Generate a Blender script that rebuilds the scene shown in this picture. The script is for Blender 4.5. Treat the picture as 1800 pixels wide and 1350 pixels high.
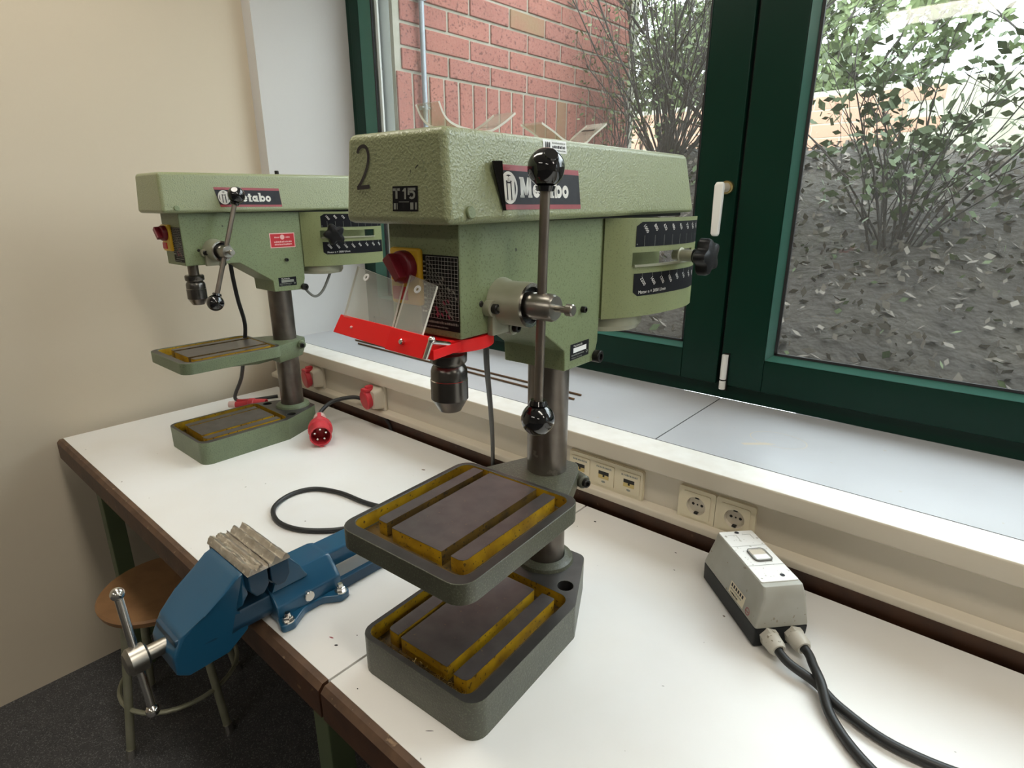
import bpy, bmesh, math, random
from mathutils import Vector, Matrix
for o in list(bpy.data.objects): bpy.data.objects.remove(o)
S = bpy.context.scene
COL = S.collection
PI = math.pi
# ------------------------------------------------------------------ camera
# world: X along the window wall, Y towards the window, Z up, z = 0 is the bench top
CAM_H, F_PX = 0.71, 1014.0
PITCH, AZ = math.atan(315 / F_PX), math.radians(40.56)
fh = Vector((-math.sin(AZ), math.cos(AZ), 0)); rt = Vector((math.cos(AZ), math.sin(AZ), 0)); zz = Vector((0, 0, 1))
fw = math.cos(PITCH) * fh - math.sin(PITCH) * zz; up = math.cos(PITCH) * zz + math.sin(PITCH) * fh
cd = bpy.data.cameras.new('camera'); cd.sensor_width = 36; cd.sensor_fit = 'HORIZONTAL'
cd.lens = F_PX / 1800 * 36; cd.clip_start = .02; cd.clip_end = 200
cam = bpy.data.objects.new('camera', cd); COL.objects.link(cam)
m = Matrix((rt, up, -fw)).transposed().to_4x4(); m.translation = (0, 0, CAM_H); cam.matrix_world = m
S.camera = cam
# ------------------------------------------------------------------ world and exposure
W = bpy.data.worlds.new('overcast_sky'); S.world = W; W.use_nodes = True
W.node_tree.nodes['Background'].inputs[0].default_value = (.86, .94, 1, 1)
W.node_tree.nodes['Background'].inputs[1].default_value = 8.5
S.view_settings.view_transform = 'Standard'; S.view_settings.look = 'None'
S.view_settings.exposure = 0.0; S.view_settings.gamma = 1; S.view_settings.use_curve_mapping = False
LAMP = 13.5          # emission of the ceiling lamps
FLOOR_Z, CEIL_Z = -.86, 2.05
# ------------------------------------------------------------------ materials
def mat(name, col, rough=.5, metal=0., var=None, bump=None, speck=None, spec=.5, coat=0., emit=0., wear=None, rnd=False):
    """var=(scale,colour2,amount)  bump=(scale,strength,dist)  speck=(scale,threshold,colour)  wear=(scale,threshold,colour)"""
    M = bpy.data.materials.new(name); M.use_nodes = True; nt = M.node_tree; N = nt.nodes; K = nt.links
    p = N['Principled BSDF']; p.inputs['Roughness'].default_value = rough; p.inputs['Metallic'].default_value = metal
    p.inputs['Specular IOR Level'].default_value = spec; p.inputs['Coat Weight'].default_value = coat
    tc = N.new('ShaderNodeTexCoord'); cur = None
    rgb = N.new('ShaderNodeRGB'); rgb.outputs[0].default_value = (*col, 1); cur = rgb.outputs[0]
    src = tc.outputs['Object']
    if rnd:
        oi = N.new('ShaderNodeObjectInfo'); ad = N.new('ShaderNodeVectorMath'); ad.operation = 'MULTIPLY_ADD'; cb = N.new('ShaderNodeCombineXYZ')
        for q_ in range(3): K.new(oi.outputs['Random'], cb.inputs[q_])
        K.new(cb.outputs[0], ad.inputs[0]); ad.inputs[1].default_value = (37, 91, 53); K.new(src, ad.inputs[2]); src = ad.outputs[0]
    def noise(sc, det=3):
        n = N.new('ShaderNodeTexNoise'); n.inputs['Scale'].default_value = sc; n.inputs['Detail'].default_value = det
        K.new(src, n.inputs['Vector']); return n.outputs['Fac']
    def ramp(src, a, b):
        r = N.new('ShaderNodeMapRange'); r.inputs[1].default_value = a; r.inputs[2].default_value = b
        K.new(src, r.inputs[0]); return r.outputs[0]
    def mix(fac, c2):
        nonlocal cur
        x = N.new('ShaderNodeMix'); x.data_type = 'RGBA'
        if fac is not None: K.new(fac, x.inputs[0])
        K.new(cur, x.inputs[6]); x.inputs[7].default_value = (*c2, 1); cur = x.outputs[2]
    if var:
        f = ramp(noise(var[0]), .35, .75)
        q = N.new('ShaderNodeMath'); q.operation = 'MULTIPLY'; K.new(f, q.inputs[0]); q.inputs[1].default_value = var[2]; mix(q.outputs[0], var[1])
    if wear: mix(ramp(noise(wear[0], 8), wear[1], wear[1] + .06), wear[2])
    if speck:
        for sp in (speck if isinstance(speck, list) else [speck]): mix(ramp(noise(sp[0], 1), sp[1], sp[1] + .03), sp[2])
    K.new(cur, p.inputs['Base Color'])
    if bump:
        b = N.new('ShaderNodeBump'); b.inputs['Strength'].default_value = bump[1]; b.inputs['Distance'].default_value = bump[2]
        K.new(noise(bump[0], 2), b.inputs['Height']); K.new(b.outputs[0], p.inputs['Normal'])
    if emit:
        p.inputs['Emission Color'].default_value = (*col, 1); p.inputs['Emission Strength'].default_value = emit
    return M
def glassy(name, tint, gloss, diff=0., dcol=(1, 1, 1), rough=.02):
    M = bpy.data.materials.new(name); M.use_nodes = True; nt = M.node_tree; N = nt.nodes; K = nt.links
    for n in list(N):
        if n.type != 'OUTPUT_MATERIAL': N.remove(n)
    out = next(n for n in N if n.type == 'OUTPUT_MATERIAL')
    t = N.new('ShaderNodeBsdfTransparent'); t.inputs[0].default_value = (*tint, 1)
    g = N.new('ShaderNodeBsdfGlossy'); g.inputs['Roughness'].default_value = rough
    fr = N.new('ShaderNodeFresnel'); ge = N.new('ShaderNodeNewGeometry'); mr = N.new('ShaderNodeMapRange')
    mr.inputs[3].default_value = 1.5; mr.inputs[4].default_value = 1 / 1.5; K.new(ge.outputs['Backfacing'], mr.inputs[0]); K.new(mr.outputs[0], fr.inputs[0])
    q = N.new('ShaderNodeMath'); q.operation = 'MULTIPLY'; q.inputs[1].default_value = gloss; K.new(fr.outputs[0], q.inputs[0])
    x = N.new('ShaderNodeMixShader'); K.new(q.outputs[0], x.inputs[0]); K.new(t.outputs[0], x.inputs[1]); K.new(g.outputs[0], x.inputs[2]); s = x.outputs[0]
    if diff:
        d = N.new('ShaderNodeBsdfDiffuse'); d.inputs[0].default_value = (*dcol, 1)
        y = N.new('ShaderNodeMixShader'); y.inputs[0].default_value = diff; K.new(s, y.inputs[1]); K.new(d.outputs[0], y.inputs[2]); s = y.outputs[0]
    K.new(s, out.inputs[0]); return M
M = {}
M['plaster'] = mat('white_plaster', (.58, .565, .545), .9, bump=(60, .12, .002))
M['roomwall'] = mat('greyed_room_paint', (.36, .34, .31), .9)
M['cream'] = mat('cream_wall_paint', (.62, .54, .42), .9, bump=(60, .12, .002))
M['ceil'] = mat('ceiling_paint', (.6, .58, .55), .9)
M['floor'] = mat('dark_speckled_floor', (.050, .050, .053), .55, var=(30, (.075, .074, .076), .8), speck=[(260, .60, (.16, .16, .165)), (200, .64, (.02, .02, .022))])
M['green'] = mat('dark_green_window_paint', (.0022, .022, .0135), .30, var=(3, (.0035, .027, .017), .6), bump=(9, .05, .002), spec=.22)
M['bead'] = mat('green_glazing_bead', (.035, .12, .095), .22)
M['gasket'] = mat('black_rubber', (.008, .008, .009), .6)
M['white'] = mat('white_plastic', (.80, .79, .75), .35)
M['pane'] = glassy('window_glass', (.95, .97, .96), 1.0, .030, (.85, .9, .92))
M['bench'] = mat('white_bench_laminate', (.80, .79, .77), .32, var=(5, (.74, .71, .65), .6), wear=(24, .80, (.52, .47, .38)), speck=[(70, .80, (.18, .15, .12))])
M['wood'] = mat('worn_brown_wood_edge', (.085, .034, .015), .5, var=(18, (.034, .014, .008), .9), wear=(40, .66, (.22, .13, .07)), bump=(60, .3, .002))
M['woodtop'] = mat('bare_wood_edge_top', (.12, .066, .036), .6, var=(30, (.05, .026, .015), .9), wear=(60, .64, (.26, .17, .10)))
M['steelgreen'] = mat('olive_green_steel', (.10, .13, .065), .45, var=(8, (.07, .10, .05), .7))
M['sill'] = mat('grey_white_sill_board', (.47, .48, .50), .35, var=(6, (.43, .435, .445), .6), speck=(60, .78, (.45, .43, .40)))
M['nosing'] = mat('chalky_white_nosing', (.80, .785, .74), .45, var=(25, (.70, .67, .60), .7))
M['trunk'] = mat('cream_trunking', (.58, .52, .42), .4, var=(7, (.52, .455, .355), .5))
M['outlet'] = mat('yellowed_cream_outlet', (.68, .60, .43), .35)
M['hole'] = mat('dark_opening', (.012, .011, .010), .7)
M['brass'] = mat('brass_contact', (.55, .42, .18), .35, 1.)
M['cover'] = mat('hammered_sage_green_paint', (.275, .298, .168), .32, var=(4, (.235, .262, .13), .8), speck=(330, .66, (.18, .21, .12)), bump=(330, .42, .0025), spec=.6)
M['paint'] = mat('sage_green_machine_paint', (.190, .232, .118), .42, var=(7, (.162, .198, .096), .8), speck=[(420, .60, (.128, .155, .072)), (60, .80, (.05, .06, .03))], bump=(300, .18, .001))
M['motorpaint'] = mat('olive_green_motor_paint', (.205, .230, .104), .42, var=(7, (.195, .22, .10), .8), speck=(420, .62, (.16, .18, .08)), bump=(300, .15, .001))
M['castpaint'] = mat('worn_grey_green_casting', (.080, .082, .056), .40, var=(14, (.052, .053, .038), .9), speck=(380, .60, (.115, .122, .082)), bump=(260, .35, .0015))
M['greencast'] = mat('grey_green_casting', (.150, .185, .105), .42, var=(14, (.11, .135, .08), .9), speck=(380, .60, (.10, .12, .07)), bump=(260, .3, .0015))
M['rim'] = mat('oily_bare_cast_iron', (.070, .066, .062), .33, .5, var=(30, (.045, .042, .040), .8))
M['platetop'] = mat('ground_steel_worktop', (.150, .135, .130), .34, .65, var=(35, (.105, .093, .092), .8), speck=(170, .74, (.22, .17, .12)))
M['yellow'] = mat('oily_yellow_paint', (.46, .28, .010), .42, var=(30, (.22, .115, .008), 1.), wear=(50, .68, (.10, .05, .012)), speck=(170, .66, (.10, .055, .012)))
M['trayfloor'] = mat('oily_dirty_shaded_tray_floor', (.060, .038, .014), .40, var=(40, (.16, .09, .012), 1.), speck=(160, .62, (.025, .018, .012)))
M['column'] = mat('dark_oily_steel_column', (.20, .175, .150), .30, .8, var=(16, (.10, .082, .068), .9), wear=(22, .64, (.34, .31, .27)))
M['steel'] = mat('brushed_steel', (.42, .40, .36), .30, 1., var=(40, (.30, .27, .23), .6))
M['dullsteel'] = mat('dull_steel_rod', (.25, .215, .180), .32, .85, var=(30, (.16, .135, .112), .7))
M['castalu'] = mat('grey_cast_aluminium', (.34, .335, .25), .42, .35, var=(20, (.25, .26, .17), .8))
M['chrome'] = mat('bright_metal', (.72, .70, .66), .18, 1.)
M['chuck'] = mat('dark_chuck_steel', (.15, .14, .128), .26, .9, var=(30, (.085, .077, .070), .8))
M['black'] = mat('black_plastic', (.006, .006, .007), .34, spec=.3)
M['ball'] = mat('glossy_black_ball', (.006, .006, .007), .10, coat=.6)
M['bolt'] = mat('blackened_bolt', (.020, .019, .018), .35, .5)
M['cable'] = mat('black_rubber_cable', (.016, .017, .017), .45)
M['cablegrey'] = mat('grey_cable', (.14, .14, .125), .5)
M['printblack'] = mat('black_print', (.006, .006, .008), .55, spec=.15)
M['printgrey'] = mat('charcoal_print', (.024, .024, .029), .5, spec=.2, var=(60, (.036, .036, .041), .8))
M['printwhite'] = mat('white_print', (.72, .70, .65), .5)
M['printdim'] = mat('dim_grey_print', (.22, .23, .20), .5)
M['printgrid'] = mat('pale_grid_print', (.52, .52, .47), .5)
M['printred'] = mat('dark_red_print', (.33, .045, .058), .4, var=(60, (.24, .04, .045), .8))
M['signred'] = mat('red_warning_print', (.48, .012, .020), .4)
M['pink'] = mat('pink_print', (.75, .42, .40), .5)
M['magenta'] = mat('magenta_print', (.30, .03, .075), .5)
M['marker'] = mat('black_marker_ink', (.020, .015, .017), .5)
M['sticker'] = mat('white_sticker', (.85, .85, .84), .4)
M['red'] = mat('glossy_red_plastic', (.86, .010, .012), .32)
M['redknob'] = mat('dark_red_knob', (.16, .008, .016), .35)
M['cee'] = mat('pinkish_red_plug_plastic', (.55, .035, .048), .35)
M['pinkedge'] = mat('pale_pink_plastic', (.72, .50, .45), .4)
M['swyellow'] = mat('yellow_switch_plate', (.62, .37, .018), .4)
M['acryl'] = glassy('scratched_clear_acrylic', (.93, .95, .93), 1.0, .20, (.72, .72, .67), .08)
M['acryledge'] = mat('milky_acrylic_edge', (.62, .60, .52), .3)
M['acryl2'] = glassy('yellowed_clear_acrylic', (.97, .96, .93), 1.0, .16, (.75, .72, .64), .06)
M['blue'] = mat('petrol_blue_enamel', (.012, .082, .165), .28, var=(6, (.014, .10, .19), .6), speck=(75, .80, (.25, .34, .40)), coat=.3)
M['bluedark'] = mat('dark_petrol_blue_enamel', (.010, .045, .092), .32, var=(9, (.014, .060, .11), .7))
M['alu'] = mat('crumpled_aluminium_sheet', (.66, .62, .56), .30, .9, var=(60, (.46, .41, .35), .9), wear=(90, .60, (.82, .78, .70)), bump=(140, .5, .002))
M['rust'] = mat('rusty_rod', (.15, .085, .042), .55, .4, var=(30, (.07, .035, .018), .8))
M['boxgrey'] = mat('grimy_light_grey_plastic', (.40, .395, .35), .45, var=(12, (.27, .25, .19), .8), speck=(90, .72, (.27, .24, .18)))
M['boxtop'] = mat('scuffed_white_plastic_lid', (.80, .79, .76), .4, speck=[(90, .69, (.45, .43, .38)), (150, .70, (.55, .53, .48))])
M['boxdark'] = mat('charcoal_plastic', (.012, .0135, .015), .45, spec=.25)
M['gland'] = mat('grimy_cable_gland', (.52, .49, .42), .45, speck=(150, .66, (.25, .22, .16)))
M['brick'] = mat('red_facing_brick', (.31, .115, .092), .85, var=(9, (.25, .088, .068), .8), wear=(60, .60, (.13, .04, .032)), speck=(110, .63, (.14, .04, .03)), rnd=True, bump=(90, .4, .003))
M['brick2'] = mat('orange_red_facing_brick', (.33, .125, .095), .85, var=(9, (.26, .086, .068), .8), wear=(60, .61, (.14, .045, .035)), speck=(110, .63, (.15, .045, .03)), rnd=True, bump=(90, .4, .003))
M['brick3'] = mat('mossy_facing_brick', (.24, .14, .075), .85, var=(9, (.28, .10, .07), .7), speck=(150, .70, (.2, .10, .05)), rnd=True, bump=(90, .4, .003))
M['mortar'] = mat('pale_lime_mortar', (.36, .34, .28), .9, var=(14, (.26, .26, .19), .7))
M['zincpale'] = mat('pale_grey_sheet_metal', (.62, .68, .71), .45, speck=(40, .74, (.3, .3, .3)))
M['zinc'] = mat('grey_zinc', (.28, .31, .34), .4, .3, speck=(60, .74, (.2, .2, .2)))
M['soil'] = mat('leaf_strewn_soil', (.032, .026, .021), .95, var=(6, (.055, .046, .034), .8), bump=(30, .8, .02))
M['deadleaf'] = mat('grey_brown_dead_leaf', (.10, .082, .065), .8, var=(3, (.18, .155, .125), .9))
M['ivy'] = mat('dull_green_leaf', (.075, .11, .042), .6, var=(3, (.12, .15, .06), .9))
M['leaf'] = mat('light_green_leaf', (.17, .21, .09), .6, var=(2, (.10, .14, .055), .9))
M['twig'] = mat('grey_brown_bark', (.050, .041, .036), .8, var=(4, (.085, .072, .064), .8))
M['lawn'] = mat('pale_lawn', (.2, .24, .12), .9, var=(2, (.15, .2, .08), .8))
M['paving'] = mat('pale_terracotta_wall', (.40, .22, .155), .9, var=(3, (.33, .18, .13), .8))
M['lamp'] = mat('warm_lamp_diffuser', (1., .94, .83), .5, emit=LAMP)
M['lampbody'] = mat('white_lamp_housing', (.8, .8, .78), .4)
M['seatwood'] = mat('brown_plywood_seat', (.30, .16, .07), .5, var=(20, (.2, .10, .04), .8))
# ------------------------------------------------------------------ geometry helpers
class B:
    def __init__(s): s.bm = bmesh.new()
    def face(s, vs, m=0):
        try: f = s.bm.faces.new(vs)
        except ValueError: return None
        f.material_index = m; return f
    def v(s, p): return s.bm.verts.new(p)
    def loops(s, loops, m=0, caps=(True, True), close=True, mats=None):
        """skin a list of equal-length vertex loops"""
        L = [[s.v(p) for p in lp] for lp in loops]; n = len(L[0])
        for k in range(len(L) - 1):
            mm = mats[k] if mats else m
            for i in range(n if close else n - 1):
                j = (i + 1) % n; s.face([L[k][i], L[k][j], L[k + 1][j], L[k + 1][i]], mm)
        if caps[0]: s.face(L[0][::-1], mats[0] if mats else m)
        if caps[1]: s.face(L[-1], mats[-1] if mats else m)
        return L
    def box(s, x0, x1, y0, y1, z0, z1, m=0):
        s.loops([[(x0, y0, z0), (x1, y0, z0), (x1, y1, z0), (x0, y1, z0)], [(x0, y0, z1), (x1, y0, z1), (x1, y1, z1), (x0, y1, z1)]], m); return s
    def frus(s, b, t, z0, z1, m=0):
        (a, c, d, e), (a2, c2, d2, e2) = b, t
        z0 = z0 if isinstance(z0, tuple) else (z0, z0); z1 = z1 if isinstance(z1, tuple) else (z1, z1)
        s.loops([[(a, d, z0[0]), (c, d, z0[0]), (c, e, z0[1]), (a, e, z0[1])], [(a2, d2, z1[0]), (c2, d2, z1[0]), (c2, e2, z1[1]), (a2, e2, z1[1])]], m); return s
    def prism(s, pts, f, a, b, m=0):
        """pts 2-D polygon, f(p,q,t)->xyz, extruded from t=a to t=b"""
        s.loops([[f(x, y, a) for x, y in pts], [f(x, y, b) for x, y in pts]], m); return s
    def lathe(s, p, d, prof, n=24, m=0, mats=None, caps=(True, True)):
        d = Vector(d).normalized(); p = Vector(p); a = d.orthogonal().normalized(); c = d.cross(a)
        s.loops([[tuple(p + d * t + (a * math.cos(2 * PI * i / n) + c * math.sin(2 * PI * i / n)) * r) for i in range(n)] for t, r in prof], m, caps, True, mats); return s
    def cyl(s, p0, p1, r, r1=None, n=20, m=0, caps=(True, True)):
        p0 = Vector(p0); p1 = Vector(p1); return s.lathe(p0, p1 - p0, [(0, r), ((p1 - p0).length, r if r1 is None else r1)], n, m, None, caps)
    def tube(s, pts, r, n=8, m=0, closed=False):
        P = [Vector(p) for p in pts]; k = len(P); rs = r if isinstance(r, (list, tuple)) else [r] * k; L = []; nrm = None
        for i in range(k):
            t = (P[(i + 1) % k] - P[i - 1]) if closed else (P[min(i + 1, k - 1)] - P[max(i - 1, 0)])
            t.normalize()
            nrm = t.orthogonal() if nrm is None else nrm - t * nrm.dot(t)
            nrm.normalize(); c = t.cross(nrm)
            L.append([tuple(P[i] + (nrm * math.cos(2 * PI * j / n) + c * math.sin(2 * PI * j / n)) * rs[i]) for j in range(n)])
        if closed: L.append(L[0])
        s.loops(L, m, (not closed, not closed)); return s
    def ball(s, c, r, m=0, u=20, v=12, sc=(1, 1, 1)):
        c = Vector(c); L = []
        for i in range(1, v):
            a = PI * i / v; L.append([(c.x + r * sc[0] * math.sin(a) * math.cos(2 * PI * j / u), c.y + r * sc[1] * math.sin(a) * math.sin(2 * PI * j / u), c.z - r * sc[2] * math.cos(a)) for j in range(u)])
        Q = s.loops(L, m, (False, False)); lo = s.v((c.x, c.y, c.z - r * sc[2])); hi = s.v((c.x, c.y, c.z + r * sc[2]))
        for j in range(u):
            s.face([lo, Q[0][(j + 1) % u], Q[0][j]], m); s.face([hi, Q[-1][j], Q[-1][(j + 1) % u]], m)
        return s
    def holed(s, outer, holes, z, m=0):
        """flat face with holes at height z"""
        E = []
        for lp in [outer] + holes:
            V = [s.v((x, y, z)) for x, y in lp]
            for i in range(len(V)): E.append(s.bm.edges.new((V[i], V[(i + 1) % len(V)])))
        r = bmesh.ops.triangle_fill(s.bm, use_beauty=True, use_dissolve=False, edges=E, normal=(0, 0, 1))
        for f in r['geom']:
            if isinstance(f, bmesh.types.BMFace): f.material_index = m
        return s
    def sheet(s, F, nu, nv, m=0):
        G = [[s.v(F(i / nu, j / nv)) for j in range(nv + 1)] for i in range(nu + 1)]
        for i in range(nu):
            for j in range(nv): s.face([G[i][j], G[i + 1][j], G[i + 1][j + 1], G[i][j + 1]], m)
        return s
    def done(s, name, mats, parent=None, bev=0., seg=2, ang=32, smooth=True, weld=True, loc=None, rz=0., nofix=False, kind=None):
        bm = s.bm
        if weld: bmesh.ops.remove_doubles(bm, verts=bm.verts, dist=1e-5)
        if not nofix: bmesh.ops.recalc_face_normals(bm, faces=bm.faces)
        if bev:
            ed = [e for e in bm.edges if len(e.link_faces) == 2 and e.calc_face_angle(0) > math.radians(ang)]
            bmesh.ops.bevel(bm, geom=ed, offset=bev, offset_type='OFFSET', segments=seg, profile=.5, affect='EDGES', clamp_overlap=True)
        me = bpy.data.meshes.new(name); bm.to_mesh(me); bm.free()
        for x in (mats if isinstance(mats, (list, tuple)) else [mats]): me.materials.append(M[x])
        if smooth:
            me.polygons.foreach_set('use_smooth', [True] * len(me.polygons)); me.set_sharp_from_angle(angle=math.radians(ang))
        o = bpy.data.objects.new(name, me); COL.objects.link(o)
        if parent: o.parent = parent
        if loc: o.location = loc
        if rz: o.rotation_euler.z = rz
        if kind: o['kind'] = kind
        if bev and smooth: o.modifiers.new('weighted_normals', 'WEIGHTED_NORMAL').keep_sharp = True
        return o
def rrect(x0, x1, y0, y1, r, k=5):
    return rpoly([(x0, y0), (x1, y0), (x1, y1), (x0, y1)], r, k)
def rpoly(pts, r, k=5):
    out = []; n = len(pts); rs = r if isinstance(r, (list, tuple)) else [r] * n
    for i in range(n):
        p = Vector(pts[i]); a = Vector(pts[i - 1]) - p; b = Vector(pts[(i + 1) % n]) - p; a.normalize(); b.normalize()
        h = a.angle(b) / 2; d = min(rs[i] / math.tan(h), 9)
        if rs[i] <= 0: out.append(tuple(p)); continue
        A = p + a * d; C = p + (a + b).normalized() * (rs[i] / math.sin(h)); Bq = p + b * d
        a0 = math.atan2(A.y - C.y, A.x - C.x); a1 = math.atan2(Bq.y - C.y, Bq.x - C.x); da = (a1 - a0 + PI) % (2 * PI) - PI
        for j in range(k + 1):
            t = a0 + da * j / k; out.append((C.x + rs[i] * math.cos(t), C.y + rs[i] * math.sin(t)))
    return out
def circ(cx, cy, r, n=20): return [(cx + r * math.cos(2 * PI * i / n), cy + r * math.sin(2 * PI * i / n)) for i in range(n)]
def crom(P, k=6):
    P = [Vector(p) for p in P]; out = []
    for i in range(len(P) - 1):
        a = P[max(i - 1, 0)]; b = P[i]; c = P[i + 1]; d = P[min(i + 2, len(P) - 1)]
        for j in range(k):
            t = j / k; out.append(.5 * (2 * b + (c - a) * t + (2 * a - 5 * b + 4 * c - d) * t * t + (3 * b - a - 3 * c + d) * t ** 3))
    return out + [P[-1]]
def thing(name, label, cat, loc=(0, 0, 0), rz=0., group=None):
    o = bpy.data.objects.new(name, None); COL.objects.link(o); o.empty_display_size = .05
    o.location = loc; o.rotation_euler.z = rz; o['label'] = label; o['category'] = cat
    if group: o['group'] = group
    return o
def tag(o, label, cat, group=None):
    o['label'] = label; o['category'] = cat
    if group: o['group'] = group
    return o
def struct(o, label, cat=None):
    o['kind'] = 'structure'; o['label'] = label
    if cat: o['category'] = cat
    return o
def sempty(name, label, cat):
    o = bpy.data.objects.new(name, None); COL.objects.link(o); return struct(o, label, cat)
_tc = {}
def text2d(s, size, bold=0.):
    k = (s, bold)
    if k not in _tc:
        c = bpy.data.curves.new('t', 'FONT'); c.body = s; c.size = 1; c.offset = bold; c.resolution_u = 3
        o = bpy.data.objects.new('t', c); COL.objects.link(o); dg = bpy.context.evaluated_depsgraph_get(); dg.update()
        me = bpy.data.meshes.new_from_object(o.evaluated_get(dg))
        _tc[k] = ([(v.co.x, v.co.y) for v in me.vertices], [tuple(p.vertices) for p in me.polygons])
        bpy.data.objects.remove(o); bpy.data.curves.remove(c); bpy.data.meshes.remove(me)
    V, Fc = _tc[k]; return [(x * size, y * size) for x, y in V], Fc
class Flat:
    """flat print on a surface; f(x, y, h) maps print coordinates to space"""
    def __init__(s, f): s.f = f; s.V = []; s.F = []; s.mi = []; s.mats = []
    def _m(s, m):
        if m not in s.mats: s.mats.append(m)
        return s.mats.index(m)
    def poly(s, pts, m, h=1):
        i = len(s.V); s.V += [s.f(x, y, h * 2.5e-4) for x, y in pts]; s.F.append(tuple(range(i, i + len(pts)))); s.mi.append(s._m(m)); return s
    def rect(s, x0, x1, y0, y1, m, h=1, nx=1):
        for k in range(nx):
            a = x0 + (x1 - x0) * k / nx; b = x0 + (x1 - x0) * (k + 1) / nx; s.poly([(a, y0), (b, y0), (b, y1), (a, y1)], m, h)
        return s
    def line(s, p, q, w, m, h=2):
        p = Vector(p); q = Vector(q); n = Vector((-(q - p).y, (q - p).x)).normalized() * w / 2
        return s.poly([tuple(p - n), tuple(q - n), tuple(q + n), tuple(p + n)], m, h)
    def stroke(s, P, w, m, h=2):
        P = [Vector(p) for p in P]; Ls = []
        for i in range(len(P)):
            t = (P[min(i + 1, len(P) - 1)] - P[max(i - 1, 0)]).normalized(); n = Vector((-t.y, t.x)) * w / 2; Ls.append((P[i] - n, P[i] + n))
        for a, b in zip(Ls, Ls[1:]): s.poly([tuple(a[0]), tuple(b[0]), tuple(b[1]), tuple(a[1])], m, h)
        return s
    def ring(s, cx, cy, ro, ri, m, h=2, a0=0, a1=360, n=28, sy=1.):
        for k in range(n):
            a = math.radians(a0 + (a1 - a0) * k / n); b = math.radians(a0 + (a1 - a0) * (k + 1) / n)
            q = [(cx + ro * math.cos(a), cy + sy * ro * math.sin(a)), (cx + ro * math.cos(b), cy + sy * ro * math.sin(b))]
            q += [(cx + ri * math.cos(b), cy + sy * ri * math.sin(b)), (cx + ri * math.cos(a), cy + sy * ri * math.sin(a))] if ri > 0 else [(cx, cy)]
            s.poly(q, m, h)
        return s
    def text(s, t, x, y, size, m, h=2, rot=0., bold=0., sx=1.):
        V, Fc = text2d(t, size, bold); i = len(s.V); c, d = math.cos(rot), math.sin(rot)
        s.V += [s.f(x + sx * a * c - b * d, y + sx * a * d + b * c, h * 2.5e-4) for a, b in V]
        for f in Fc: s.F.append(tuple(j + i for j in f)); s.mi.append(s._m(m))
        return s
    def dashes(s, x0, x1, y, hgt, m, h=2, seed=1):
        """print too small to read"""
        R = random.Random(seed); x = x0
        while x < x1:
            w = hgt * R.uniform(.35, .8); s.rect(x, min(x + w, x1), y, y + hgt * R.uniform(.75, 1.), m, h); x += w + hgt * R.uniform(.12, .4)
        return s
    def done(s, name, parent):
        me = bpy.data.meshes.new(name); me.from_pydata([tuple(v) for v in s.V], [], s.F); me.update()
        for x in s.mats: me.materials.append(M[x])
        me.polygons.foreach_set('material_index', s.mi)
        o = bpy.data.objects.new(name, me); COL.objects.link(o); o.parent = parent; return o
# ================================================================== the room
def solid(name, boxes, m, parent=None, bev=0.):
    b = B()
    for q in boxes: b.box(*q)
    return b.done(name, m, parent, bev=bev, weld=False)
XL, XR, YB = -2.24, 4.2, -4.6
struct(solid('floor', [(XL, XR, YB, 1.15, FLOOR_Z - .1, FLOOR_Z)], 'floor'), 'dark speckled grey workshop floor', 'floor')
struct(solid('ceiling', [(XL - .2, XR + .2, YB - .2, 1.65, CEIL_Z, CEIL_Z + .12)], 'ceil'), 'plain white ceiling above the workshop', 'ceiling')
struct(solid('wall_left', [(XL - .2, XL, YB, 1.153, FLOOR_Z, CEIL_Z)], 'cream'), 'cream painted wall at the left end of the benches', 'wall')
struct(solid('wall_corner', [(XL - .2, -2.18, 1.153, 1.586, FLOOR_Z, CEIL_Z)], 'plaster'), 'white plastered pier and reveal beside the green window', 'wall')
struct(solid('wall_window', [(-2.18, XR, 1.15, 1.586, FLOOR_Z, .172), (-2.18, XR, 1.15, 1.62, 1.75, CEIL_Z), (.95, 1.25, 1.15, 1.62, .172, 1.75), (3.95, XR, 1.15, 1.62, .172, 1.75)], 'plaster'), 'white wall around and below the windows', 'wall')
struct(solid('wall_right', [(XR, XR + .2, YB, 1.65, FLOOR_Z, CEIL_Z)], 'roomwall'), 'plain white right-hand workshop wall', 'wall')
struct(solid('wall_back', [(XL - .2, XR + .2, YB - .2, YB, FLOOR_Z, CEIL_Z)], 'roomwall'), 'plain white back wall behind the camera', 'wall')
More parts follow.
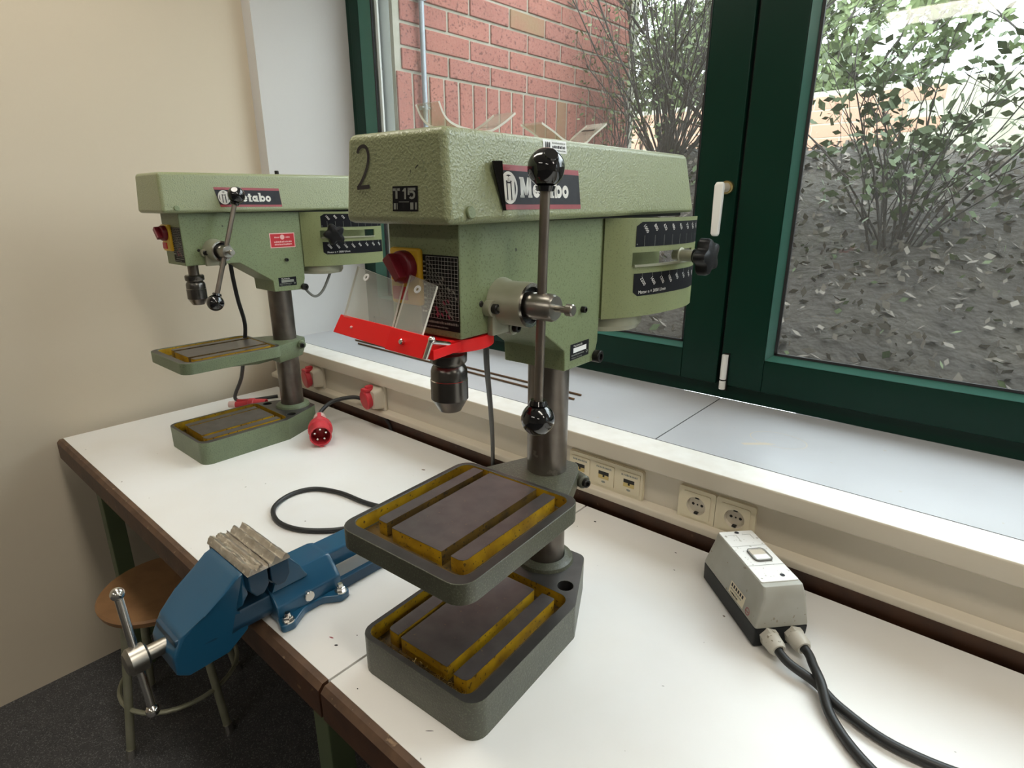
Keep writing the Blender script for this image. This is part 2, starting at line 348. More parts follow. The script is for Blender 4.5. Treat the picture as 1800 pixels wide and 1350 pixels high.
# ---- windows
def bead_v(b, xs, xg, z0, z1, ys=1.532, yg=1.550):      # sloped vertical glazing bead from sash face to glass
    b.loops([[(xs, ys, z), (xg, yg, z), (xs, yg + .004, z)] for z in (z0, z1)])
def bead_h(b, x0, x1, zs, zg, ys=1.532, yg=1.550):
    b.loops([[(x, ys, zs), (x, yg, zg), (x, yg + .004, zs)] for x in (x0, x1)])
def sash(win, x0, x1, l, r, zb=.235, zt=1.70, bl=.018, br=.006):
    """one glazed sash between x0..x1, stile widths l and r"""
    f, bk = 1.532, 1.582
    solid('stile', [(x0, x0 + l, f, bk, zb, zt)], 'green', win, .004); solid('stile', [(x1 - r, x1, f, bk, zb, zt)], 'green', win, .004)
    solid('rail', [(x0 + l, x1 - r, f, bk, zb, .322)], 'green', win, .003); solid('rail', [(x0 + l, x1 - r, f, bk, zt - .09, zt)], 'green', win, .003)
    gl, gr, gb, gt = x0 + l + bl, x1 - r - br, .337, zt - .105
    for q in ((x0 + l, gl), (x1 - r, gr)):
        b = B(); bead_v(b, q[0], q[1], .322, zt - .09); b.done('glazing_bead', 'bead', win)
    for q in ((.322, gb), (zt - .09, gt)):
        b = B(); bead_h(b, x0 + l, x1 - r, q[0], q[1]); b.done('glazing_bead', 'bead', win)
    solid('gasket', [(gl - .001, gl + .006, 1.547, 1.553, gb, gt), (gr - .006, gr + .001, 1.547, 1.553, gb, gt), (gl, gr, 1.547, 1.553, gb - .001, gb + .005)], 'gasket', win)
    p = solid('pane', [(gl - .012, gr + .012, 1.554, 1.560, gb - .012, gt + .012)], 'pane', win); p['label'] = 'clear window glass with a faint haze'
w1 = sempty('window_1', 'dark green framed window with two sashes looking onto a brick wall', 'window')
solid('frame', [(-2.18, -2.14, 1.545, 1.586, .192, 1.75)], 'green', w1, .003)
solid('frame', [(-2.14, .91, 1.55, 1.586, .192, .240)], 'green', w1, .003)
solid('frame', [(-2.14, .91, 1.55, 1.586, 1.70, 1.75)], 'green', w1, .003)
solid('frame', [(.91, .95, 1.545, 1.586, .192, 1.75)], 'green', w1, .003)
sash(w1, -2.14, -.5665, .058, .105, bl=.055); sash(w1, -.5585, .91, .113, .10)
solid('gasket', [(-.5665, -.5585, 1.550, 1.58, .235, 1.70)], 'gasket', w1)
solid('spacer', [(-2.024, -2.010, 1.564, 1.572, .34, 1.6)], 'white', w1)
# white casement handle on the middle stile
def subpart(name, parent, loc):
    o = bpy.data.objects.new(name, None); COL.objects.link(o); o.parent = parent; o.location = loc; return o
h = subpart('window_handle', w1, (-.590, 1.532, .752)); h['label'] = 'cream lever handle hanging down'
b = B(); b.lathe((0, 0, 0), (0, -1, 0), [(0, .0165), (.010, .0165), (.012, .0150)], 20); b.done('rose', 'brass', h)
b = B(); b.cyl((0, -.010, 0), (0, -.052, -.002), .0115, .0110, 16); b.done('neck', 'trunk', h, bev=.001)
b = B(); b.loops([[(-.0115 * k, -.060 + .002 * q, z), (.0115 * k, -.060 + .002 * q, z), (.0115 * k, -.046, z), (-.0115 * k, -.046, z)] for z, k, q in ((.012, .75, 2), (.004, 1, 0), (-.05, .95, 0), (-.112, .85, 0), (-.118, .6, 2))])
b.done('lever', 'white', h, bev=.003, ang=50)
h = subpart('window_hinge', w1, (-.545, 1.524, .226)); h['label'] = 'small white hinge sleeve'
b = B(); b.cyl((0, 0, .028), (0, 0, .097), .0085, n=16); b.done('upper_sleeve', 'white', h, bev=.001)
b = B(); b.cyl((0, 0, 0), (0, 0, .024), .0085, n=16); b.done('lower_sleeve', 'white', h, bev=.001)
b = B(); b.cyl((0, 0, .022), (0, 0, .030), .006, n=12); b.box(-.004, .010, .003, .012, -.004, .10); b.done('pin_plate', 'bolt', h)
# second window further along the wall
w2 = sempty('window_2', 'second green framed window further right along the wall', 'window')
for q in ((1.25, 1.31, .192, 1.75), (3.89, 3.95, .192, 1.75)): solid('frame', [(q[0], q[1], 1.545, 1.62, q[2], q[3])], 'green', w2, .003)
solid('frame', [(1.31, 3.89, 1.55, 1.62, .192, .24)], 'green', w2, .003); solid('frame', [(1.31, 3.89, 1.55, 1.586, 1.70, 1.75)], 'green', w2, .003)
sash(w2, 1.31, 2.598, .10, .10); sash(w2, 2.602, 3.89, .10, .10)
# ---- sill, trunking, rail
t1 = sempty('trim_1', 'deep grey white window sill board with a chalky front nosing', 'window sill')
for x0, x1 in ((-2.18, -.5545), (-.5510, 1.20), (1.202, XR)): solid('sill_board', [(x0, x1, 1.1575, 1.552, .168, .192)], 'sill', t1)
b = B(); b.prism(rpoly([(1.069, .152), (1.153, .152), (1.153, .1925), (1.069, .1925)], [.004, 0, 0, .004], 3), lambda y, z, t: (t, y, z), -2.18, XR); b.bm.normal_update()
for f in b.bm.faces: f.material_index = 1 if f.normal.y < -.6 or f.normal.z < -.5 else 0  # front and underside in darker beige: their shade is put into the colour
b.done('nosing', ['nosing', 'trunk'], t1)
solid('joint', [(-2.18, XR, 1.1525, 1.158, .165, .1908), (-.5546, -.5509, 1.157, 1.55, .165, .1908)], 'hole', t1)
b = B()
for k in range(40):      # pale ring left on the sill board
    a0, a1 = 2 * PI * k / 40, 2 * PI * (k + 1) / 40
    b.face([b.v((-.335 + r * math.cos(a), 1.335 + .75 * r * math.sin(a), .1923)) for a, r in ((a0, .062), (a1, .062), (a1, .060), (a0, .060))])
b.done('ring_stain', 'trunk', t1)
b = B(); b.face([b.v((x, y, .1922)) for x, y in ((-.395, 1.262), (-.385, 1.256), (-.345, 1.290), (-.330, 1.305), (-.352, 1.300))]); b.done('streak_stain', 'trunk', t1)
t2 = sempty('trim_2', 'cream cable trunking below the sill nosing', 'trunking')
b = B(); b.box(-2.2, XR, 1.094, 1.15, .045, .155); b.done('upper_channel', 'trunk', t2)
b = B(); b.prism(rpoly([(1.072, .043), (1.15, .043), (1.15, .064), (1.094, .0665), (1.072, .060)], [.004, 0, 0, .003, .005], 3), lambda y, z, t: (t, y, z), -2.2, XR); b.done('lower_lip', 'trunk', t2)
struct(solid('trim_3', [(-2.2, XR, 1.100, 1.149, -.10, .043)], 'wood'), 'dark brown wooden rail behind the benches', 'rail')
# ---- ceiling lamps
for x, y, lb in ((-1.35, .30, 'long white ceiling lamp above the rear drill press bench, out of view'), (.55, .30, 'long white ceiling lamp above the front drill press bench, out of view'), (2.6, .30, 'long white ceiling lamp near the right wall by the windows, out of view'), (-.4, -2.3, 'long white ceiling lamp behind the camera on the left, out of view'), (2.2, -2.3, 'long white ceiling lamp behind the camera on the right, out of view')):
    t = thing('ceiling_lamp', lb, 'lamp', (x, y, CEIL_Z - .08), 0, 'ceiling lamps')
    b = B(); b.box(-.65, .65, -.15, .15, .035, .08); b.done('housing', 'lampbody', t, bev=.006)
    b = B(); b.box(-.63, .63, -.13, .13, 0, .035); b.done('diffuser', 'lamp', t, bev=.01)
# ================================================================== outside
ga = math.radians(3.49); gd = Vector((math.sin(ga), math.cos(ga), 0)); gn = Vector((math.cos(ga), -math.sin(ga), 0))
def gp(s, n, z): q = gd * s + gn * (-2.0415 + n); return Vector((q.x, q.y, z))
wo = sempty('wall_outside', 'red brick wall outside running away from the window', 'brick wall')
b = B(); b.loops([[tuple(gp(s, n, z)) for s, n in ((1.468, -.25), (3.128, -.25), (3.128, -.0035), (1.468, -.0035))] for z in (-.3, 2.7)]); b.done('mortar_core', 'mortar', wo)
def brick_mesh(name, l, hgt):
    bb = B(); bb.box(-l / 2, l / 2, -.003, .05, -hgt / 2, hgt / 2); o = bb.done(name, 'brick', None, bev=.0025, seg=1); me = o.data; bpy.data.objects.remove(o); return me
mesh_full = [brick_mesh('brick', .229, .0725) for _ in range(3)]; mesh_half = [brick_mesh('brick', .110, .0725) for _ in range(3)]; mesh_sold = [brick_mesh('brick', .0695, .229) for _ in range(3)]
for k, nm in enumerate(('brick', 'brick2', 'brick3')):
    for L in (mesh_full, mesh_half, mesh_sold): L[k].materials[0] = M[nm]
R = random.Random(4)
def put_brick(me, s, z):
    o = bpy.data.objects.new('brick', me); COL.objects.link(o); o.parent = wo; o.location = gp(s, R.uniform(-.0015, .0015), z)
    o.rotation_euler = (0, R.uniform(-.004, .004), math.atan2(gd.y, gd.x) + R.uniform(-.004, .004))
def pick(L, s): return L[2] if R.random() < (.02 if s < 2.2 else .16) else L[R.randrange(2)]
ZS = 1.2091
for k in range(-12, 14):
    if -3 <= k <= -1:
        if k == -1:
            s = 1.505
            while s < 3.10: put_brick(pick(mesh_sold, s), s, ZS - .12); s += .0806
        continue
    z = ZS + .0833 * (k + .5) if k >= 0 else ZS - .2416 + .0833 * (k + 3.5)
    s = 1.853 - .12 + (.12 if k % 2 else 0) - .24 * (1 if k % 2 == 0 else 2)
    while s < 3.12:
        c = s + .12
        if 1.455 < s and s + .24 < 3.14: put_brick(pick(mesh_full, c), c, z)
        elif s + .24 >= 3.14 and s + .115 < 3.13: put_brick(pick(mesh_half, c), s + .06, z)
        elif s <= 1.455 and s + .24 > 1.58: put_brick(pick(mesh_half, c), s + .18, z)
        s += .24
# corner strip, downpipe, conductor wire
tag(solid('zinc_strip', [(-2.034, -1.972, 1.588, 1.600, -.2, 2.3)], 'zincpale', None, .003), 'pale grey metal strip at the inner edge of the brick wall', 'flashing')
dp = thing('downpipe', 'thin grey conduit pipe clipped to the brick wall', 'pipe', tuple(gp(1.585, .024, 0)))
b = B(); b.cyl((0, 0, -.3), (0, 0, 2.6), .0105, n=16); b.done('pipe', 'zinc', dp)
for z in (1.082, 1.462, 1.86):
    b = B(); b.cyl((0, 0, z - .008), (0, 0, z + .008), .0135, n=16); b.box(-.016, -.008, -.018, .018, z - .007, z + .007); b.cyl((.004, -.022, z), (.004, .022, z), .004, n=8); b.done('pipe_clip', 'zinc', dp)
b = B(); b.cyl((0, 0, -.2), (0, 0, 2.6), .004, n=8)
tag(b.done('conductor_wire', 'bolt', None, loc=tuple(gp(3.06, .014, 0))), 'dark thin wire running up the far end of the brick wall', 'wire')
# bank, terrace, far wall
def gz(x, y):
    z = .13 + .56 * max(0, min(y - 1.66, 1.46)) + (.012 * max(0, y - 3.12))
    return z + .03 * math.sin(3.1 * x + 1.7 * y) + .025 * math.sin(7.3 * x - 4.1 * y)
b = B(); b.sheet(lambda u, v: (-1.90 + 9 * u, 1.645 + 2.4 * v, gz(-1.90 + 9 * u, 1.645 + 2.4 * v)), 70, 24)
struct(b.done('ground', 'soil', None), 'leaf strewn earth bank rising outside the window', 'ground')
b = B(); b.sheet(lambda u, v: (-14 + 30 * u, 4.03 + 16 * v, gz(-14 + 30 * u, 4.03 + 16 * v)), 30, 16)
struct(b.done('ground_lawn', 'lawn', None), 'pale lawn beyond the earth bank', 'ground')
gw = sempty('wall_garden', 'low terracotta garden wall glimpsed behind the bare shrub', 'garden wall')
solid('mortar_core', [(-7.2, 3.0, 6.03, 6.2, .8, 1.66)], 'mortar', gw)
bm_ = brick_mesh('brick', .47, .105); bm_.materials[0] = M['paving']
for r_ in range(6):
    for c_ in range(13):
        o = bpy.data.objects.new('brick', bm_); COL.objects.link(o); o.parent = gw; o.location = (-6.9 + .48 * c_ + (.24 if r_ % 2 else 0), 6.03, .99 + .115 * r_)
b = B(); R = random.Random(9)
def leafquad(b, c, s, R, m=0):
    a = Vector((R.uniform(-1, 1), R.uniform(-1, 1), R.uniform(-.8, .8))).normalized(); d = a.orthogonal().normalized()
    d = (d * math.cos(R.uniform(0, 6)) + a.cross(d) * math.sin(R.uniform(0, 6))).normalized(); c = Vector(c)
    b.face([b.v(c - a * s), b.v(c - d * s * .5), b.v(c + a * s), b.v(c + d * s * .5)], m)
for _ in range(9000):
    x = R.uniform(-1.75, 2.2); y = 1.66 + 2.2 * R.random() ** .8; leafquad(b, (x, y, gz(x, y) + R.uniform(.004, .03)), R.uniform(.009, .024), R, 0 if R.random() < .86 else 1)
o = b.done('leaf_litter', ['deadleaf', 'ivy'], None, weld=False, smooth=False, nofix=True, kind='stuff'); tag(o, 'grey brown dead leaves strewn over the earth bank', 'leaves')
def shrub(name, base, hgt, nst, spread, nleaf, label, seed, lean=(0, 0), leafs=.022, r0=.011, lm='leaf', tw=5):
    R = random.Random(seed); t = thing(name, label, 'shrub', base); b = B(); tips = []
    for i in range(nst):
        a = R.uniform(0, 2 * PI); sp = spread * R.uniform(.15, 1); L = hgt * R.uniform(.65, 1.05)
        d = Vector((math.cos(a) * sp + lean[0], math.sin(a) * sp * .6 + lean[1], 1)); p = Vector((math.cos(a) * .07 * R.random(), math.sin(a) * .07 * R.random(), -.04)); P = [p.copy()]
        for k in range(7):
            d += Vector((R.uniform(-.28, .28), R.uniform(-.2, .2), R.uniform(-.12, .10))); p = p + d.normalized() * L / 7; P.append(p.copy())
        rr = r0 * R.uniform(.45, 1.); b.tube(P, [rr * (1 - .75 * k / 7) for k in range(8)], 5)
        for _ in range(tw):
            k = R.randrange(2, 7); q = P[k].copy(); e = (P[k] - P[k - 1]).normalized() + Vector((R.uniform(-.9, .9), R.uniform(-.7, .7), R.uniform(-.3, .7))); Q = [q.copy()]
            for _k in range(4):
                e += Vector((R.uniform(-.3, .3), R.uniform(-.3, .3), R.uniform(-.25, .2))); q = q + e.normalized() * L * R.uniform(.05, .10); Q.append(q.copy())
            b.tube(Q, [rr * .42, rr * .36, rr * .3, rr * .22, rr * .14], 4); tips += Q[1:]
        tips += P[3:]
    b.done('branches', 'twig', t, weld=False, nofix=True)
    if nleaf:
        b = B()
        for _ in range(nleaf):
            c = R.choice(tips); leafquad(b, c + Vector((R.gauss(0, .035), R.gauss(0, .035), R.gauss(0, .035))), leafs * R.uniform(.5, 1.1), R)
        b.done('foliage', lm, t, weld=False, smooth=False, nofix=True, kind='stuff')
    return t
shrub('bare_shrub', (-1.50, 3.02, gz(-1.5, 3.02)), 1.6, 60, .95, 3200, 'twiggy half-bare shrub growing at the end of the brick wall', 3, (.12, 0), .017, .0075, 'leaf', 7)
shrub('leaning_shrub', (-1.05, 3.0, gz(-1.05, 3.0)), 1.5, 7, .35, 700, 'grey leaning branches crossing in front of the garden wall', 8, (-.45, .1), .02, .016)
shrub('climbing_shrub', (-1.60, 2.75, gz(-1.6, 2.75)), 1.15, 22, .20, 900, 'thin grey climbing stems against the mossy end of the brick wall', 12, (-.06, .1), .014, .004)
for i, (x, y, hh, n, lab) in enumerate(((-.35, 2.45, .75, 24, 'low green leafy plant on the bank just right of the middle stile'), (.35, 2.7, .95, 26, 'bushy green plant on the bank behind the right sash'), (1.3, 2.9, 1.1, 28, 'tall bushy plant on the bank at the far right window end'))):
    shrub('bank_plant', (x, y, gz(x, y)), hh, n, .7, 900, lab, 20 + i, (0, 0), .026, .006, 'ivy')
for i, (x, y, hh, lab) in enumerate(((-6.3, 8.2, 3.0, 'leafy pale green garden tree left behind the garden wall'), (-4.3, 8.9, 2.9, 'pale green garden tree in the gap above the garden wall'), (-2.2, 8.4, 2.8, 'dense garden tree behind the right end of the garden wall'), (.6, 8.0, 2.7, 'leafy garden tree far behind the right sash'), (3.2, 8.6, 2.7, 'garden tree far off behind the second window'))):
    shrub('garden_tree', (x, y, gz(x, y)), hh, 26, .6, 4600, lab, 40 + i, (0, 0), .085, .03, 'leaf', 5)
# ================================================================== benches
def bench(name, label, x0, x1, legs):
    t = thing(name, label, 'workbench', ((x0 + x1) / 2, .72, FLOOR_Z)); cx, cy, cz = (x0 + x1) / 2, .72, FLOOR_Z
    def bx(nm, q, m, bev=0): b = B(); b.box(q[0] - cx, q[1] - cx, q[2] - cy, q[3] - cy, q[4] - cz, q[5] - cz); return b.done(nm, m, t, bev=bev)
    bx('tabletop', (x0, x1, .3645, 1.086, -.045, 0), 'bench', .0008)
    b = B(); b.loops([[(x - cx, y - cy, z - cz) for y, z in ((.346, -.062), (.3645, -.062), (.3645, -.0008), (.354, -.0012), (.346, -.010))] for x in (x0 + .001, x1 - .001)])
    for f in b.bm.faces:
        if f.normal.z > .5 or f.calc_center_median().z > .86 - .008: f.material_index = 1
    b.done('front_edge_board', ['wood', 'woodtop'], t)
    bx('underlay_board', (x0 + .01, x1 - .01, .366, 1.085, -.062, -.0455), 'wood')
    for lx in legs:
        for ly in (.40, .98): bx('leg', (lx, lx + .05, ly, ly + .05, FLOOR_Z, -.062), 'steelgreen', .004)
        bx('cross_rail', (lx + .005, lx + .045, .45, .98, -.75, -.71), 'steelgreen', .003)
    for ly in (.405, .985): bx('frame_rail', (legs[0] + .05, legs[-1], ly, ly + .04, -.107, -.0625), 'steelgreen', .003)
    return t
wbA = bench('workbench', 'white topped workbench carrying the front drill press and the grey starter box', -.6860, 1.55, (-.28, 1.2))
wbB = bench('workbench', 'white topped workbench carrying the blue vise and the rear drill press', -2.195, -.6900, (-2.12, -.83))
def mark(wb, x, y, rx, ry, a, m):
    b = B(); c, s_ = math.cos(a), math.sin(a); q = [(rx * math.cos(2 * PI * k / 10) * (1 + .2 * math.sin(3.1 * k)), ry * math.sin(2 * PI * k / 10)) for k in range(10)]
    b.face([b.v((x + u * c - v * s_ - wb.location.x, y + u * s_ + v * c - wb.location.y, .0003 - wb.location.z)) for u, v in q]); b.done('bench_mark', m, wb)
for wb, x, y, rx, ry, a, m_ in ((wbB, -.745, .414, .0032, .0020, .6, 'hole'), (wbB, -.767, .419, .0045, .0014, .3, 'printred'), (wbB, -.738, .451, .0014, .001, 0, 'hole'), (wbB, -1.147, .958, .006, .003, .4, 'rust'), (wbB, -1.301, .634, .002, .0012, .9, 'cablegrey'), (wbB, -1.135, .737, .0035, .0012, .2, 'cablegrey'),
                               (wbA, -.630, 1.036, .0032, .0022, 0, 'hole'), (wbA, -.650, .992, .0012, .001, 0, 'hole'), (wbA, -.430, 1.040, .0024, .0014, 0, 'hole'), (wbA, -.405, .981, .0020, .0012, 0, 'cablegrey'), (wbA, -.286, .693, .0020, .0006, .5, 'cablegrey'), (wbA, -.640, .383, .0014, .0010, 0, 'hole'), (wbA, -.612, .424, .0075, .0007, .9, 'cablegrey'), (wbA, -.50, .405, .0060, .0006, .7, 'hole')):
    mark(wb, x, y, rx, ry, a, m_)
# ================================================================== drill presses
W_H = .0604                                    # half width of the head casting
def side(x, y, h):                             # print on the sloped right side of the belt cover: x = v, y = z
    return (.088 - (y - .689) * .09 + h + .0004, x, y)
def front(x, y, h):                            # print on the sloped front of the belt cover: x = u, y = z
    return (x, -.332 + (y - .6885) * .05 - h - .0004, y)
def plate(x, y, h): return (W_H + h + .0002, x, y)           # on the right side of the head
def fplate(x, y, h): return (x, -.287 - h - .0002, y)        # on the front of the head
def slab_word(fl, x, y, hh, m):
    """the word Metabo in heavy slab letters; x start, y baseline, hh cap height"""
    q = hh; st = .26 * q; xh = .68 * q; sf = .11 * q
    def rc(a, b_, c, d): fl.rect(x + a, x + b_, y + c, y + d, m, 3)
    mw = 1.08 * q
    rc(.06 * q, .06 * q + st, 0, q); rc(mw - .06 * q - st, mw - .06 * q, 0, q)
    for s0 in (0, mw - st - .12 * q): rc(s0, s0 + st + .12 * q, 0, sf)
    rc(0, st + .02 * q, q - sf, q); rc(mw - st - .02 * q, mw, q - sf, q)
    fl.poly([(x + .10 * q, y + q), (x + .36 * q, y + q), (x + .66 * q, y + .12 * q), (x + .42 * q, y + .12 * q)], m, 3)
    fl.poly([(x + mw - .36 * q, y + q), (x + mw - .10 * q, y + q), (x + .66 * q, y + .12 * q), (x + .42 * q, y + .12 * q)], m, 3)
    x += mw + .06 * q; r = .33 * q                                        # e
    fl.ring(x + r, y + xh / 2, r, r - .21 * q, m, 3, 20, 330, 24, xh / 2 / r); rc(.05 * q, 2 * r - .03 * q, xh * .40, xh * .58)
    x += 2 * r + .05 * q                                                  # t
    rc(.10 * q, .10 * q + st, 0, .88 * q); rc(0, .48 * q, xh - .15 * q, xh); rc(.10 * q, .50 * q, 0, .14 * q)
    x += .54 * q                                                          # a
    fl.ring(x + r * .9, y + xh / 2, r * .9, r * .9 - .20 * q, m, 3, 0, 360, 24, xh / 2 / (r * .9)); rc(.9 * 2 * r - .18 * q, .9 * 2 * r + .06 * q, 0, xh); rc(.9 * 2 * r - .1 * q, .9 * 2 * r + .16 * q, 0, .12 * q)
    x += 1.8 * r + .20 * q                                                # b
    rc(.04 * q, .04 * q + .24 * q, 0, q); rc(-.03 * q, .2 * q, q - sf, q); fl.ring(x + .12 * q + r, y + xh / 2, r, r - .21 * q, m, 3, 0, 360, 24, xh / 2 / r)
    x += 2 * r + .17 * q                                                  # o
    fl.ring(x + r, y + xh / 2, r, r - .21 * q, m, 3, 0, 360, 24, xh / 2 / r)
    return x + 2 * r
SH = crom([(.064, .060, 0), (.090, .10, 0), (.112, .16, 0), (.124, .23, 0), (.126, .28, 0), (.119, .322, 0)], 6)
SL = [0.]
for a_, b_ in zip(SH, SH[1:]): SL.append(SL[-1] + (b_ - a_).length)
def shp(s, z, h=0.):                           # point on the curved motor guard, s = length along it
    i = 0
    while i < len(SL) - 2 and SL[i + 1] < s: i += 1
    t = (s - SL[i]) / (SL[i + 1] - SL[i]); p = SH[i].lerp(SH[i + 1], t); d = (SH[i + 1] - SH[i]).normalized()
    return (p.x + d.y * h, p.y - d.x * h, z)
def tray(nm, outer, inner, z0, z1, zf, holes, parent, cast):
    """casting with a sunken yellow tray: outer and inner plan loops, z0..z1, tray floor zf"""
    b = B()
    n = len(outer); b.loops([[(x, y, z0) for x, y in outer], [(x, y, z1) for x, y in outer]], 0, (True, False))
    b.holed(outer, [inner] + [h_[::-1] for h_ in holes], z1, 1)
    b.loops([[(x, y, z1) for x, y in inner], [(x, y, zf) for x, y in inner]], 2, (False, False)); b.face([b.v((x, y, zf)) for x, y in inner], 4)
    for h_ in holes: b.loops([[(x, y, z1) for x, y in h_], [(x, y, z1 - .035) for x, y in h_]], 3, (False, True))
    return b.done(nm, [cast, 'rim', 'yellow', 'hole', 'trayfloor'], parent, bev=.0012, ang=55)
def worktops(parent, zf, zt, boxes, dark=False):
    for x0, x1, y0, y1, ch in boxes:
        pts = rpoly([(x0, y0), (x1, y0), (x1, y1), (x0, y1)], [.001, ch, .003, .001] if ch > 0 else [.001 - ch, .001, .001, .003], 2)
        b = B(); b.loops([[(x, y, zf - .001) for x, y in pts], [(x, y, zt - .0008) for x, y in pts], [(x, y, zt) for x, y in pts]], 0, (False, True), True, [0, 1])
        b.bm.normal_update()
        for f in b.bm.faces:
            if f.normal.x < -.9 or (dark and f.normal.x > .9 and x1 < .045): f.material_index = 2  # sides facing the slots darkened: slot shade painted in along with oily dirt
        b.done('work_surface', ['yellow', 'platetop', 'trayfloor'], parent, ang=40)
def screw(parent, nm, p, d, r, l, m='bolt', sock=True):
    b = B(); p = Vector(p); d = Vector(d).normalized()
    b.lathe(p, d, [(-.004, r), (l - .001, r), (l, r - .001)] + ([(l, r * .52), (l - min(.004, l * .7), r * .52)] if sock else []), 16, 0); return b.done(nm, m, parent)
def drill_press(label, X, Y, rz, first):
    T = thing('drill_press', label, 'drill press', (X, Y, 0), rz, 'bench drill presses'); cast = 'castpaint' if first else 'greencast'
    # base
    outer = rpoly([(-.1215, -.347), (.1215, -.347), (.1195, -.085), (.058, .050), (-.058, .050), (-.1195, -.085)], [.026, .026, .018, .018, .018, .018], 5)
    inner = rrect(-.113, .101, -.338, -.074, .018)
    base = tray('base', outer, inner, 0, .066, .037, [circ(.077, -.050, .0145), circ(-.077, -.050, .0145)], T, cast)
    worktops(base, .037, .063, [(-.093, -.069, -.310, -.088, -.006), (-.0615, .0375, -.312, -.088, -.001), (.054, .080, -.316, -.088, .009)])
    b = B(); b.lathe((0, 0, .066), (0, 0, 1), [(0, .054), (.006, .052), (.010, .046), (.012, .0375)], 32, caps=(False, False)); b.done('column_foot', cast, base)
    for hx in (.077, -.077): screw(base, 'anchor_bolt', (hx, -.050, .034), (0, 0, 1), .009, .010)
    # column
    b = B(); b.cyl((0, 0, .05), (0, 0, .50), .0357, n=36); b.done('column', 'column', T)
    # table
    zt = .258 if first else .300; TT = 0.
    o2 = rrect(-.134, .116, -.358, -.070, .028, 6); i2 = rrect(-.1245, .1005, -.3390, -.0795, .018, 6)
    tb = tray('table', o2, i2, zt - .032, zt, zt - .024, [], T, cast)
    worktops(tb, zt - .024, zt - .001, [(-.102, -.080, -.308, -.084, -.006), (-.065, .036, -.312, -.084, -.001), (.053, .0765, -.312, -.088, .009)], True)
    b = B(); nk = rpoly([(-.095, -.0715), (.090, -.0715), (.056, .018), (.035, .052), (-.035, .052), (-.056, .018)], [0, 0, .012, .015, .015, .012], 4)
    lo = [(x * .86, y * .86 - .004) for x, y in nk]; hole_n = len(nk)
    b.loops([[(x, y, zt - .062) for x, y in lo], [(x, y, zt - .030) for x, y in nk], [(x, y, zt - .004) for x, y in nk]], 0)
    b.done('table_collar', cast, tb, bev=.003, ang=40)
    b = B(); b.loops([[(x, y, z) for x, y in ((-.105 * k, y0), (.090 * k, y0), (.05 * k, -.02), (-.05 * k, -.02))] for z, k, y0 in ((zt - .060, .55, -.12), (zt - .0285, 1, -.33))]); b.done('table_rib', cast, tb, bev=.006, ang=40)
    b = B(); b.lathe((.040, .030, zt - .020), (.75, -.30, 0), [(0, .013), (.030, .0125), (.033, .010)], 16); b.done('clamp_lug', cast, tb)
    screw(tb, 'clamp_bolt', (.066, .0195, zt - .020), (.75, -.30, 0), .0075, .012)
    # head casting
    hp = [(-.287, .5515), (-.1416, .5506), (-.0475, .4897), (-.0455, .4560), (.047, .4545), (.0585, .487), (.0634, .60), (.0634, .693), (-.287, .693)]
    b = B(); b.prism(hp, lambda v, z, t: (t, v, z), -W_H, W_H); hd = b.done('head', 'paint', T, bev=.0022, ang=18)
    # belt cover
    b = B(); b.frus((-.088, .088, -.332, .385), (-.079, .079, -.327, .347), (.6885, .696), (.7895, .8015)); cv = b.done('belt_cover', 'cover', T, bev=.009, seg=3)
    b = B(); b.box(-.070, .070, -.29, .36, .6895, .700); b.done('cover_tray', 'black', cv)
    for v_ in (-.297,): screw(cv, 'cover_screw', side(v_, .7016, 0), (1, 0, .09), .0070, .0035, 'paint', False)
    # brand plate with peeling left edge
    lx = 0. if first else .052
    fl = Flat(lambda x, y, h: side(x + lx, y, h)); xl = lambda z: -.247 + (.755 - z) * .22
    fl.poly([(xl(.7045), .7045), (-.0575, .7045), (-.0605, .7555), (xl(.7555), .7555)], 'printred', 1)
    fl.poly([(xl(.7105), .7105), (-.0585, .7105), (-.0605, .7490), (xl(.749), .749)], 'printgrey', 2)
    cx, cz, r = -.2225, .7295, .0165
    fl.ring(cx, cz, r, r * .80, 'printwhite', 3, 0, 360, 32, 1.12)
    for q in (-.5, -.02, .46): fl.rect(cx + q * r - r * .17, cx + q * r + r * .17, cz - r * .92, cz + r * (.42 if q != -.02 else .30), 'printwhite', 3)
    fl.ring(cx - .26 * r, cz + .40 * r, r * .42, r * .10, 'printwhite', 3, 0, 180, 12); fl.ring(cx + .24 * r, cz + .40 * r, r * .42, r * .10, 'printwhite', 3, 0, 180, 12)
    we = slab_word(fl, -.2015, .7185, .0240, 'printwhite'); fl.done('brand_plate', cv)
    if first:
        b = B(); P = []
        for k in range(7):
            z = .7035 + .054 * k / 6; c = .0035 + .0105 * (k / 6) ** 1.2; P.append((z, c))
        b.loops([[side(xl(z) + .0005, z, .0008), side(xl(z) - c * .55, z, c * .20), side(xl(z) - c * .80, z, c * .55), side(xl(z) - c * .35, z, c * 1.05), side(xl(z) - c * .30, z, c * 1.05 + .0012), side(xl(z) - c * .70, z, c * .55 + .0012), side(xl(z) - c * .4, z, c * .20 + .0012), side(xl(z) + .002, z, .0016)] for z, c in P])
        b.done('peeling_corner', 'bolt', cv)
        # marker 2, type plate, inventory sticker
        fl = Flat(front); px = [(148, 385), (165, 352), (195, 338), (225, 350), (241, 395), (238, 450), (224, 500), (200, 555), (170, 605), (143, 640)]
        f2 = lambda q: (-.0612 + (q[0] - 135) / (247 - 135) * .0235, .7755 - (q[1] - 335) / (650 - 335) * .0478)
        fl.stroke([tuple(v_)[:2] for v_ in crom([(*f2(q), 0) for q in px], 3)], .0042, 'marker', 2); fl.line(f2((138, 640)), f2((247, 632)), .0046, 'marker', 3); fl.done('marker_number', cv)
